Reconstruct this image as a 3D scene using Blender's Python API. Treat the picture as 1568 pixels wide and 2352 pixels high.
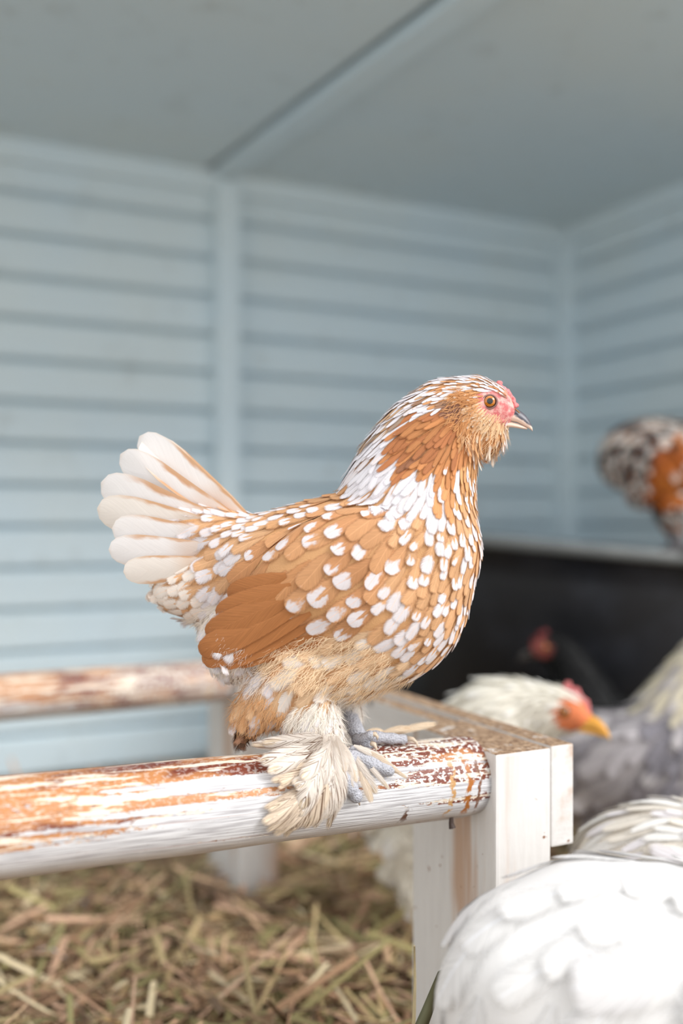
import bpy, bmesh, math, random
import numpy as np
from mathutils import Vector, Matrix
from mathutils.bvhtree import BVHTree

for o in list(bpy.data.objects):
    bpy.data.objects.remove(o, do_unlink=True)
scene = bpy.context.scene
C = scene.collection

# ------------------------------------------------------------------ camera, world, light
F = 2287.0                     # focal length in pixels of a 1568 x 2352 frame (35 mm)
HOR = 1195.0                   # eye-level row
EYE = 0.410                    # camera height above the coop floor
YAW = math.radians(26.5)       # view direction turned from +Y (back wall normal) towards +X
FWD = Vector((math.sin(YAW), math.cos(YAW), 0))
RGT = Vector((math.cos(YAW), -math.sin(YAW), 0))
CAM = Vector((0, 0, EYE))

cam_d = bpy.data.cameras.new('camera')
cam = bpy.data.objects.new('camera', cam_d)
C.objects.link(cam)
cam.location = CAM
cam.rotation_euler = (math.pi / 2, 0, -YAW)
cam_d.sensor_fit = 'VERTICAL'
cam_d.sensor_height = 36.0
cam_d.sensor_width = 24.0
cam_d.lens = 36.0 * F / 2352.0
cam_d.shift_y = (HOR - 1176.0) / 2352.0
cam_d.clip_start = 0.02
cam_d.dof.use_dof = True
cam_d.dof.focus_distance = 0.575
cam_d.dof.aperture_fstop = 2.3
scene.camera = cam

world = bpy.data.worlds.new('overcast_sky')
scene.world = world
world.use_nodes = True
bg = world.node_tree.nodes['Background']
bg.inputs[0].default_value = (0.96, 0.98, 1.0, 1)
bg.inputs[1].default_value = 1.15

sun_d = bpy.data.lights.new('hazy_sun', 'SUN')
sun = bpy.data.objects.new('hazy_sun', sun_d)
C.objects.link(sun)
sun_d.energy = 2.0
sun_d.angle = math.radians(26)
sun_d.color = (1.0, 0.985, 0.97)
sun_dir = Vector((-0.50, 0.72, -0.62)).normalized()     # light travels this way: from front right, above
sun.rotation_euler = sun_dir.to_track_quat('-Z', 'Y').to_euler()
sun.location = (1.5, -2, 2)

scene.view_settings.view_transform = 'Standard'
scene.view_settings.look = 'None'
scene.view_settings.gamma = 1
scene.view_settings.use_curve_mapping = False
scene.view_settings.exposure = 0.33
scene.cycles.transparent_max_bounces = 14
scene.cycles.adaptive_threshold = 0.035


# ------------------------------------------------------------------ helpers
def P(px, py, d):
    """World point seen at pixel (px, py) at depth d along the view axis."""
    return CAM + RGT * ((px - 784.0) / F * d) + FWD * d + Vector((0, 0, (HOR - py) / F * d))


def S(r, g, b):
    f = lambda c: ((c / 255 + 0.055) / 1.055) ** 2.4 if c > 10 else c / 255 / 12.92
    return (f(r), f(g), f(b))


def tag(o, label=None, cat=None, group=None, kind=None):
    if label: o['label'] = label
    if cat: o['category'] = cat
    if group: o['group'] = group
    if kind: o['kind'] = kind
    return o


def empty(name, loc=(0, 0, 0), rotz=0.0):
    o = bpy.data.objects.new(name, None)
    C.objects.link(o)
    o.empty_display_size = 0.02
    o.location = loc
    o.rotation_euler = (0, 0, rotz)
    return o


def link(name, me, mat=None, parent=None):
    o = bpy.data.objects.new(name, me)
    C.objects.link(o)
    if mat is not None and not me.materials:
        me.materials.append(mat)
    if parent is not None:
        o.parent = parent
    return o


def mesh(name, verts, faces, smooth=False):
    me = bpy.data.meshes.new(name)
    me.from_pydata([tuple(v) for v in verts], [], faces)
    me.update()
    if smooth:
        me.polygons.foreach_set('use_smooth', [True] * len(me.polygons))
    return me


def bm_mesh(name, bm, smooth=False):
    me = bpy.data.meshes.new(name)
    bm.to_mesh(me)
    bm.free()
    if smooth:
        me.polygons.foreach_set('use_smooth', [True] * len(me.polygons))
    return me


def box_mesh(name, lo, hi, bevel=0.0, seg=2):
    bm = bmesh.new()
    bmesh.ops.create_cube(bm, size=1)
    for v in bm.verts:
        v.co = Vector([(lo[i] + hi[i]) / 2 + v.co[i] * (hi[i] - lo[i]) for i in range(3)])
    if bevel:
        bmesh.ops.bevel(bm, geom=list(bm.edges), offset=bevel, segments=seg, affect='EDGES', profile=0.7)
    return bm_mesh(name, bm)


def tube(pts, radii, n=8, cap=True):
    """Verts and faces of a tapered tube along pts."""
    V, Fc = [], []
    up = Vector((0.13, 0.31, 0.94))
    for i, p in enumerate(pts):
        p = Vector(p)
        a = Vector(pts[max(i - 1, 0)]); b = Vector(pts[min(i + 1, len(pts) - 1)])
        t = (b - a).normalized()
        s = t.cross(up)
        if s.length < 1e-4: s = t.cross(Vector((1, 0, 0)))
        s.normalize()
        w = s.cross(t)
        for k in range(n):
            an = 2 * math.pi * k / n
            V.append(p + (s * math.cos(an) + w * math.sin(an)) * radii[i])
    for i in range(len(pts) - 1):
        for k in range(n):
            a = i * n + k; b = i * n + (k + 1) % n
            Fc.append((a, b, b + n, a + n))
    if cap:
        Fc.append(tuple(range(n - 1, -1, -1)))
        Fc.append(tuple((len(pts) - 1) * n + k for k in range(n)))
    return V, Fc


class Nodes:
    """Small helper for procedural materials."""
    def __init__(self, name):
        self.m = bpy.data.materials.new(name)
        self.m.use_nodes = True
        self.t = self.m.node_tree
        self.bsdf = self.t.nodes['Principled BSDF']
        self.out = self.t.nodes['Material Output']

    def n(self, typ, **kw):
        nd = self.t.nodes.new(typ)
        for k, v in kw.items():
            setattr(nd, k, v)
        return nd

    def put(self, inp, v):
        if isinstance(v, bpy.types.NodeSocket):
            self.t.links.new(v, inp)
        elif isinstance(v, (tuple, list)) and len(v) == 3 and inp.type == 'RGBA':
            inp.default_value = (*v, 1)
        else:
            inp.default_value = v

    def math(self, op, a, b=0.0, c=0.0, clamp=False):
        nd = self.n('ShaderNodeMath', operation=op, use_clamp=clamp)
        for i, v in enumerate((a, b, c)):
            self.put(nd.inputs[i], v)
        return nd.outputs[0]

    def mix(self, fac, a, b, blend='MIX'):
        nd = self.n('ShaderNodeMix', data_type='RGBA', blend_type=blend)
        self.put(nd.inputs[0], fac); self.put(nd.inputs[6], a); self.put(nd.inputs[7], b)
        return nd.outputs[2]

    def step(self, v, lo, hi):
        nd = self.n('ShaderNodeMapRange', interpolation_type='SMOOTHSTEP')
        self.put(nd.inputs[0], v); self.put(nd.inputs[1], lo); self.put(nd.inputs[2], hi)
        return nd.outputs[0]

    def noise(self, vec, scale, detail=2.0, rough=0.5, col=False):
        nd = self.n('ShaderNodeTexNoise')
        if vec is not None: self.put(nd.inputs['Vector'], vec)
        self.put(nd.inputs['Scale'], scale); self.put(nd.inputs['Detail'], detail)
        self.put(nd.inputs['Roughness'], rough)
        return nd.outputs[1 if col else 0]

    def xyz(self, x, y, z):
        nd = self.n('ShaderNodeCombineXYZ')
        for i, v in enumerate((x, y, z)): self.put(nd.inputs[i], v)
        return nd.outputs[0]

    def sep(self, v):
        nd = self.n('ShaderNodeSeparateXYZ')
        self.put(nd.inputs[0], v)
        return nd.outputs

    def coord(self, which='Object'):
        return self.n('ShaderNodeTexCoord').outputs[which]

    def attr(self, name, out='Fac'):
        nd = self.n('ShaderNodeAttribute', attribute_name=name)
        return nd.outputs[out]

    def bump(self, h, strength=0.3, dist=0.002):
        nd = self.n('ShaderNodeBump')
        self.put(nd.inputs['Height'], h); self.put(nd.inputs['Strength'], strength)
        self.put(nd.inputs['Distance'], dist)
        self.put(self.bsdf.inputs['Normal'], nd.outputs[0])

    def set(self, color=None, rough=None, **kw):
        if color is not None: self.put(self.bsdf.inputs['Base Color'], color)
        if rough is not None: self.put(self.bsdf.inputs['Roughness'], rough)
        for k, v in kw.items():
            self.put(self.bsdf.inputs[k], v)
        return self.m


def plain(name, col, rough=0.6, var=0.12, scale=30, spec=0.4):
    N = Nodes(name)
    nz = N.noise(N.coord(), scale, 3)
    c = N.mix(nz, tuple(x * (1 - var) for x in col), tuple(min(1, x * (1 + var)) for x in col))
    N.set(c, rough, **{'Specular IOR Level': spec})
    return N.m


# ------------------------------------------------------------------ materials of the setting
def mat_blue_paint(name, col, dirt):
    N = Nodes(name)
    co = N.n('ShaderNodeNewGeometry').outputs['Position']
    a = N.noise(co, 3.0, 4, 0.6)
    b = N.noise(co, 22.0, 4, 0.65)
    c = N.mix(N.step(a, 0.35, 0.7), col, tuple(x * y for x, y in zip(col, (1.04, 1.0, 0.955))))
    c = N.mix(N.math('MULTIPLY', N.step(b, 0.56, 0.75), dirt), c, S(150, 150, 140))
    N.bump(b, 0.15, 0.002)
    return N.set(c, 0.55, **{'Specular IOR Level': 0.3})


M_WALL = mat_blue_paint('pale_blue_paint', S(207, 224, 233), 0.2)
M_TRIM = mat_blue_paint('pale_blue_trim_paint', S(210, 227, 236), 0.12)
M_CEIL = mat_blue_paint('blue_grey_ceiling_paint', S(208, 223, 230), 0.25)


def mat_white_wood(name, tan=0.35, along=2, dirt_top=False):
    """Whitewashed timber: paint worn to tan streaks along the grain; dung-brown caked top if asked."""
    N = Nodes(name)
    co = N.coord()
    x = N.sep(co)
    s = [1.0, 1.0, 1.0]
    s[along] = 0.10
    v = N.xyz(*[N.math('MULTIPLY', x[i], s[i]) for i in range(3)])
    g = N.noise(v, 160, 3, 0.6)
    w = N.noise(v, 38, 3, 0.55)
    spots = N.noise(co, 120, 3, 0.6)
    base = N.mix(g, S(212, 207, 203), S(238, 236, 233))
    c = N.mix(N.math('MULTIPLY', N.step(w, 0.50, 0.70), tan), base, S(190, 150, 118))
    c = N.mix(N.step(spots, 0.68, 0.73), c, S(140, 96, 66))
    big = N.noise(co, 30, 3, 0.6)
    c = N.mix(N.math('MULTIPLY', N.step(big, 0.66, 0.74), 0.8), c, S(88, 66, 56))
    if dirt_top:
        nz = N.sep(N.n('ShaderNodeNewGeometry').outputs['True Normal'])[2]
        d = N.noise(co, 85, 4, 0.7)
        e = N.noise(co, 260, 3, 0.7)
        dc = N.mix(N.step(e, 0.35, 0.7), S(126, 98, 76), S(200, 170, 140))
        m = N.math('MULTIPLY', N.step(nz, 0.5, 0.9), N.step(d, 0.30, 0.42))
        c = N.mix(m, c, dc)
    N.bump(N.math('ADD', g, N.math('MULTIPLY', spots, 0.6)), 0.35, 0.0012)
    return N.set(c, 0.65, **{'Specular IOR Level': 0.25})


M_POST = mat_white_wood('whitewashed_post_wood', 0.8, 2, True)
M_RAIL = mat_white_wood('whitewashed_rail_wood', 0.75, 1, True)


def mat_pole(name, seed, x_right, worn=1.14):
    """Round perch pole: white paint, worn to orange and maroon varnish on the trodden top; rusty bands by its end."""
    N = Nodes(name)
    co = N.coord()
    x, y, z = N.sep(co)
    th = N.math('ARCTAN2', y, z)                       # 0 on top, -pi/2 towards the camera
    arc = N.math('MULTIPLY', th, 0.025)
    def v(sx, sa, off=0.0):
        return N.xyz(N.math('MULTIPLY', x, sx), N.math('MULTIPLY', arc, sa), seed + off)
    streak = N.noise(v(5, 115), 1.0, 2, 0.5)            # long stripes
    fine = N.noise(v(26, 1100, 3), 1.0, 3, 0.6)         # brushed hairline grooves
    edge = N.noise(v(190, 420, 5), 1.0, 4, 0.7)         # ragged paint edges
    fleck = N.noise(v(330, 420, 9), 1.0, 3, 0.6)
    patch = N.noise(v(16, 60, 12), 1.0, 3, 0.55)
    # how far round from the top-front the wear reaches
    far = N.math('ABSOLUTE', N.math('ADD', th, 0.30))
    endw = N.step(N.math('SUBTRACT', x, x_right), -0.17, -0.10)
    wear = N.math('SUBTRACT', worn, N.math('MULTIPLY', far, N.math('SUBTRACT', 0.62, N.math('MULTIPLY', endw, 0.10))))
    wear = N.math('ADD', wear, N.math('MULTIPLY', N.math('SUBTRACT', streak, 0.5), 3.2))
    wear = N.math('ADD', wear, N.math('MULTIPLY', N.math('SUBTRACT', edge, 0.5), 0.9))
    wear = N.math('ADD', wear, N.math('MULTIPLY', N.math('SUBTRACT', patch, 0.5), 1.0))
    bare = N.step(wear, 0.52, 0.60)
    white = N.mix(N.step(fine, 0.34, 0.62), S(172, 168, 170), S(234, 233, 234))
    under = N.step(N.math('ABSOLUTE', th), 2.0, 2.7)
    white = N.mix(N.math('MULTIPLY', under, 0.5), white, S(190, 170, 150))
    cream = S(236, 220, 200)
    orange = N.mix(edge, S(168, 104, 60), S(206, 146, 92))
    maroon = N.mix(edge, S(88, 36, 30), S(142, 74, 52))
    red = N.step(N.math('ADD', N.math('ADD', N.math('MULTIPLY', N.math('SUBTRACT', x, x_right), 1.6), 0.62), N.math('MULTIPLY', N.math('SUBTRACT', patch, 0.5), 2.2)), 0.25, 0.55)
    wood = N.mix(red, orange, maroon)
    res = N.noise(v(22, 210, 20), 1.0, 4, 0.65)         # cream residue left on the bare wood
    wood = N.mix(N.step(res, 0.52, 0.56), wood, cream)
    dirt = N.noise(v(120, 160, 31), 1.0, 4, 0.7)
    wood = N.mix(N.math('MULTIPLY', N.step(dirt, 0.58, 0.72), 0.75), wood, S(92, 62, 44))
    # flecks of paint that stayed on by the end, flecks of wood where paint chipped
    wood = N.mix(N.math('MULTIPLY', N.step(fleck, 0.53, 0.56), N.math('ADD', 0.25, N.math('MULTIPLY', endw, 0.75))), wood, S(240, 236, 230))
    chip = N.step(N.noise(v(90, 330, 41), 1.0, 4, 0.7), 0.66, 0.69)
    white = N.mix(N.math('MULTIPLY', chip, 0.85), white, S(150, 118, 104))
    line = N.step(N.noise(v(2.5, 620, 44), 1.0, 2, 0.5), 0.66, 0.70)
    white = N.mix(N.math('MULTIPLY', line, 0.6), white, S(150, 104, 88))
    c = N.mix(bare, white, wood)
    # rust-coloured stains running round the end
    wob = N.math('MULTIPLY', N.math('SUBTRACT', N.noise(v(30, 90, 50), 1.0, 3, 0.6), 0.5), 0.012)
    front = N.math('MULTIPLY', N.step(th, -2.6, -2.2), N.step(th, -0.7, -1.1))
    for dx, w, colr in ((0.0165, 0.0028, S(172, 104, 40)), (0.0285, 0.0022, S(196, 150, 96)), (0.0085, 0.0016, S(122, 80, 58)), (0.058, 0.0035, S(104, 70, 52))):
        dd = N.math('ABSOLUTE', N.math('ADD', N.math('ADD', N.math('SUBTRACT', x, x_right), dx), wob))
        m = N.math('MULTIPLY', N.step(dd, w, w * 0.45), front)
        if dx > 0.05:
            m = N.math('MULTIPLY', m, N.step(th, -1.9, -2.1))
        m = N.math('MULTIPLY', m, N.step(N.noise(v(260, 200, 60), 1.0, 3), 0.40, 0.52))
        c = N.mix(m, c, colr)
    hgt = N.math('ADD', N.math('MULTIPLY', N.math('SUBTRACT', 1.0, bare), 1.0), N.math('MULTIPLY', fine, 0.8))
    N.bump(hgt, 0.5, 0.0008)
    N.put(N.bsdf.inputs['Roughness'], N.math('SUBTRACT', 0.55, N.math('MULTIPLY', bare, 0.2)))
    N.set(c, None, **{'Specular IOR Level': 0.4})
    return N.m


def mat_floor():
    N = Nodes('trodden_straw_litter')
    co = N.coord()
    a = N.noise(co, 40, 5, 0.7); b = N.noise(co, 160, 4, 0.7)
    c = N.mix(a, S(70, 54, 40), S(150, 126, 92))
    c = N.mix(N.step(b, 0.5, 0.75), c, S(176, 152, 112))
    N.bump(b, 0.8, 0.006)
    return N.set(c, 0.9)


def mat_straw():
    N = Nodes('dry_straw')
    col = N.attr('basecol', 'Color')
    co = N.coord()
    n1 = N.noise(co, 260, 3, 0.6)
    c = N.mix(0.45, col, N.mix(n1, (0.25, 0.25, 0.25), (1.3, 1.3, 1.3)), 'MULTIPLY')
    return N.set(N.mix(0.35, col, c), 0.6, **{'Specular IOR Level': 0.3})


def mat_tub():
    N = Nodes('black_rubber')
    a = N.noise(N.coord(), 14, 4, 0.6)
    c = N.mix(N.step(a, 0.4, 0.75), S(18, 19, 23), S(34, 36, 42))
    N.bump(a, 0.1, 0.002)
    return N.set(c, 0.42, **{'Specular IOR Level': 0.35})


def mat_tub_rim():
    N = Nodes('dusty_tub_rim')
    a = N.noise(N.coord(), 30, 4, 0.65)
    c = N.mix(a, S(84, 88, 90), S(124, 126, 124))
    return N.set(c, 0.6)


# ------------------------------------------------------------------ the coop: floor, walls, ceiling
WY = 1.519           # inner plane of the back wall
WX = 1.238          # inner plane of the right wall
CZ = EYE + 0.555    # ceiling
FRONT = 0.72        # the coop is open in front of this line
X0 = -1.2

fl = link('floor', box_mesh('floor', (X0 - 0.3, -0.25, -0.06), (WX + 0.3, WY + 0.06, 0.0)), mat_floor())
tag(fl, 'trodden brown litter floor of the coop', 'floor', kind='structure')

_gn = Nodes('pale_bounce_ground')  # unseen bright ground, added to bounce light up to the ceiling
_gz = _gn.noise(_gn.coord(), 30, 5, 0.7)
yard = link('ground', box_mesh('ground', (-9, -12, -0.20), (9, 9, -0.061)), _gn.set(_gn.mix(_gz, S(186, 183, 178), S(224, 221, 217)), 0.9))
tag(yard, 'unseen pale yard outside the coop, added to bounce light', 'ground', kind='structure')

PITCH = 0.0615
LEDGE = 0.026


def plank_mesh(name, length):
    """Lap plank along +X, its face towards -Y, its lower ledge standing proud."""
    prof = [(0.03, 0.0), (0.015, 0.0), (0.0, 0.007), (0.0, 0.010), (0.0, PITCH - 0.007), (0.006, PITCH - 0.001), (0.03, PITCH)]
    n = len(prof)
    V = [(xx, y, z) for xx in (0, length) for (y, z) in prof]
    Fc = [(i, (i + 1) % n, n + (i + 1) % n, n + i) for i in range(n)]
    Fc += [tuple(range(n - 1, -1, -1)), tuple(range(n, 2 * n))]
    return mesh(name, V, Fc)


def wall(name, origin, rotz, sections, thick, label):
    root = link(name, box_mesh(name, (0, 0.03, 0), (sections[-1][1], 0.03 + thick, CZ + 0.03)), M_WALL)
    root.location = origin
    root.rotation_euler = (0, 0, rotz)
    tag(root, label, 'wall', kind='structure')
    z_top = CZ - 0.074
    for (a, b) in sections:
        me = plank_mesh('plank', b - a)
        me.materials.append(M_WALL)
        k = 0
        z = z_top
        while z > -0.02:
            p = link('plank', me, None, root)
            p.location = (a, 0, z)
            z -= PITCH
            k += 1
        p = link('plank', me, None, root)          # the top plank, partly under the cornice
        p.location = (a, 0.002, z_top + PITCH)
        p.scale = (1, 1, (CZ - z_top - PITCH + 0.02) / PITCH)
    return root


BATTEN_X = 0.5457
wb = wall('wall_back', (X0, WY, 0), 0, [(0, BATTEN_X - X0), (BATTEN_X - X0, WX - X0)], 0.03,
          'pale blue back wall of horizontal lapped planks')
wr = wall('wall_right', (WX, WY, 0), -math.pi / 2, [(0, WY - FRONT)], 0.03,
          'pale blue right wall of horizontal lapped planks')


def struct_box(name, lo, hi, mat, label, bevel=0.003):
    o = link(name, box_mesh(name, lo, hi, bevel), mat)
    return tag(o, label, 'trim', kind='structure')


struct_box('trim_1', (BATTEN_X - 0.019, WY - 0.026, 0), (BATTEN_X + 0.019, WY + 0.005, CZ - 0.02), M_TRIM, 'pale blue upright batten on the back wall')
struct_box('trim_2', (WX - 0.03, WY - 0.03, 0), (WX + 0.004, WY + 0.004, CZ - 0.02), M_TRIM, 'pale blue corner post where the walls meet')
struct_box('trim_3', (X0, WY - 0.016, CZ - 0.032), (WX, WY + 0.005, CZ + 0.002), M_TRIM, 'pale blue cornice strip along the back wall top')
struct_box('trim_4', (WX - 0.016, FRONT, CZ - 0.032), (WX + 0.005, WY - 0.016, CZ + 0.002), M_TRIM, 'pale blue cornice strip along the right wall top')

ceil = link('ceiling', box_mesh('ceiling', (X0, FRONT, CZ + 0.012), (WX + 0.06, WY + 0.06, CZ + 0.05)), M_CEIL)
tag(ceil, 'blue grey panelled coop ceiling', 'ceiling', kind='structure')
xa, xb = 0.522, 0.589         # the panel joint runs slightly askew: at the wall, at the front


def ceil_x(y):
    return xa + (xb - xa) * (WY - y) / (WY - FRONT)


def slab(name, x_lo, x_hi, off_lo, off_hi, z0, z1, mat, parent):
    V = []
    for z in (z0, z1):
        for y in (FRONT, WY):
            lo = x_lo if x_lo is not None else ceil_x(y) + off_lo
            hi = x_hi if x_hi is not None else ceil_x(y) + off_hi
            V += [(lo, y, z), (hi, y, z)]
    Fc = [(0, 2, 3, 1), (4, 5, 7, 6), (0, 1, 5, 4), (2, 6, 7, 3), (0, 4, 6, 2), (1, 3, 7, 5)]
    return link(name, mesh(name, V, Fc), mat, parent)


slab('ceiling_panel', X0, None, 0, -0.016, CZ, CZ + 0.013, M_CEIL, ceil)
slab('ceiling_panel', None, WX, 0.004, 0, CZ, CZ + 0.013, M_CEIL, ceil)
slab('joint_strip', None, None, -0.002, 0.034, CZ - 0.011, CZ + 0.006, M_TRIM, ceil)

# ------------------------------------------------------------------ straw bedding
rs = np.random.RandomState(5)


def straw_bedding():
    cols = [S(192, 172, 128), S(166, 154, 108), S(214, 188, 142), S(208, 174, 140), S(176, 140, 110), S(134, 110, 84), S(226, 208, 172), S(150, 142, 98), S(200, 160, 130), S(112, 90, 70), S(214, 176, 148)]
    V, Fc, Cc = [], [], []
    n_st = 21000
    for i in range(n_st):
        dd = 0.52 + (rs.rand() ** 0.8) * 1.1
        px = rs.uniform(-250, 1800)
        q = CAM + RGT * ((px - 784) / F * dd) + FWD * dd
        if q.y > WY - 0.05 or q.x > WX - 0.05: continue
        heap = 0.022 + 0.020 * (0.5 + 0.5 * math.sin(q.x * 9 + 1.3) * math.sin(q.y * 11 + 0.4))
        L = rs.uniform(0.012, 0.06) if rs.rand() < 0.82 else rs.uniform(0.06, 0.13)
        w = rs.uniform(0.0008, 0.0034)
        a = rs.uniform(0, 2 * math.pi)
        pit = rs.normal(0, 0.22)
        d = Vector((math.cos(a) * math.cos(pit), math.sin(a) * math.cos(pit), math.sin(pit)))
        s = d.cross(Vector((rs.normal(0, .5), rs.normal(0, .5), 1))).normalized()
        nn = s.cross(d)
        z = rs.rand() ** 1.4 * heap + abs(math.sin(pit)) * L * 0.4 + 0.002
        c0 = Vector((q.x, q.y, z))
        bend = rs.normal(0, 0.09)
        b0 = len(V)
        k = 4
        for j in range(k):
            t = j / (k - 1) - 0.5
            m = c0 + d * (L * t) + nn * (bend * L * (0.25 - t * t))
            if m.z < 0.001: m.z = 0.001
            ww = w * (1 - 0.5 * abs(t) * rs.rand())
            V += [m - s * ww, m + nn * (w * 0.5), m + s * ww]
        for j in range(k - 1):
            for e in (0, 1):
                u = b0 + j * 3 + e
                Fc.append((u, u + 1, u + 4, u + 3))
        col = np.array(cols[rs.randint(len(cols))]) * rs.uniform(0.85, 1.35)
        Cc += [(*col, 1)] * (3 * k)
    me = mesh('straw_bedding', V, Fc)
    at = me.color_attributes.new('basecol', 'FLOAT_COLOR', 'POINT')
    at.data.foreach_set('color', np.array(Cc, dtype=np.float32).ravel())
    o = link('straw_bedding', me, mat_straw())
    tag(o, 'loose dry straw and hay strewn over the coop floor', 'straw', kind='stuff')


straw_bedding()

# ------------------------------------------------------------------ the perch bench
R1 = 0.025
POLE_Z = EYE - 0.1625
A1 = P(1078, 1780, 0.635)                         # right end of the near pole, on its axis
BX = A1.x                                         # inner face of the posts at the right end
BY = A1.y                                         # row of the near pole
DEPTH = 0.440                                     # to the row of the far pole
LEN = 0.80
bench = empty('perch_bench', (BX, BY, 0))
tag(bench, 'white painted wooden perch bench with two worn round poles', 'perch')


def pole(y, z_r, z_l, r, seed, name='perch_pole'):
    """Slightly uneven round pole from x = -LEN to 0 in bench space; local X runs along it."""
    n, m = 40, 70
    V, Fc = [], []
    for i in range(m + 1):
        t = i / m
        x = -LEN * (1 - t) + 0.0
        rr = r * (1.0 + 0.06 * (1 - t) + 0.008 * math.sin(t * 23 + seed) + 0.006 * math.sin(t * 51 + 2 * seed))
        if i == m: rr *= 0.95
        for k in range(n):
            a = 2 * math.pi * k / n
            rk = rr * (1 + 0.008 * math.sin(3 * a + t * 4 + seed) + 0.004 * math.sin(11 * a + seed))
            V.append((x if i < m else x + 0.0005, -math.cos(a) * rk, math.sin(a) * rk))
    for i in range(m):
        for k in range(n):
            a = i * n + k; b = i * n + (k + 1) % n
            Fc.append((a, a + n, b + n, b))
    Fc.append(tuple(range(n)))
    Fc.append(tuple(m * n + k for k in range(n - 1, -1, -1)))
    me = mesh(name, V, Fc, True)
    o = link(name, me, mat_pole('peeling_painted_pole_%d' % int(seed), seed, 0.0, 1.14 if seed < 5 else 1.5), bench)
    o.location = (0, y, z_r)
    o.rotation_euler = (0, math.atan2(z_l - z_r, LEN), 0)
    return o


near_pole = pole(0.0, POLE_Z, POLE_Z + 0.018, R1, 3.0)
far_pole = pole(DEPTH, POLE_Z - 0.002, POLE_Z - 0.004, 0.0215, 8.0)
PT = EYE - 0.1435                                 # top of the posts
PF = -0.0286                                      # front face of the near post


def post(y0, x0, w=0.042, d=0.10, mat=M_POST):
    o = link('post', box_mesh('post', (0, 0, 0), (w, d, PT), 0.0022, 2), mat, bench)
    o.location = (x0, y0, 0)
    return o


p1 = post(PF, 0.0)
p2 = post(DEPTH + PF, 0.0)
p3 = post(PF, -LEN - 0.042)
p4 = post(DEPTH + PF, -LEN - 0.042)
rail = link('end_rail', box_mesh('end_rail', (0, 0, 0), (0.0175, DEPTH + 0.10, 0.064), 0.0015, 2), M_RAIL, bench)
rail.location = (0.0425, PF, PT - 0.063)
rail2 = link('end_rail', rail.data, None, bench)
rail2.location = (-LEN - 0.06, PF, PT - 0.063)
spl = link('splice_board', box_mesh('splice_board', (0, 0, 0), (0.016, DEPTH - 0.104, 0.05), 0.0015, 2), M_RAIL, bench)
spl.location = (0.026, PF + 0.102, PT - 0.052)
V, Fc = tube([(0, 0, 0), (0, 0, -0.004), (0.0004, -0.0006, -0.007)], [0.0013, 0.0016, 0.0022], 8)
nail = link('nail', mesh('nail', V, Fc), plain('rusty_iron', S(70, 56, 50), 0.6), bench)
nail.location = (-0.0215, -0.012, POLE_Z - 0.0205)


def pole_depth(px, py, r=R1 * 1.02, extra=0.0):
    """Depth along the view axis at which the ray of a pixel meets the near pole (or its nearest approach)."""
    d = (P(px, py, 1.0) - CAM)
    # infinite cylinder along X through (y=BY, z)
    ax_z = POLE_Z + 0.0045
    oy, oz = CAM.y - BY, CAM.z - ax_z
    a = d.y ** 2 + d.z ** 2
    b = 2 * (oy * d.y + oz * d.z)
    c = oy ** 2 + oz ** 2 - (r + extra) ** 2
    disc = b * b - 4 * a * c
    if disc < 0:
        return -b / (2 * a)
    return (-b - math.sqrt(disc)) / (2 * a)


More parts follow.
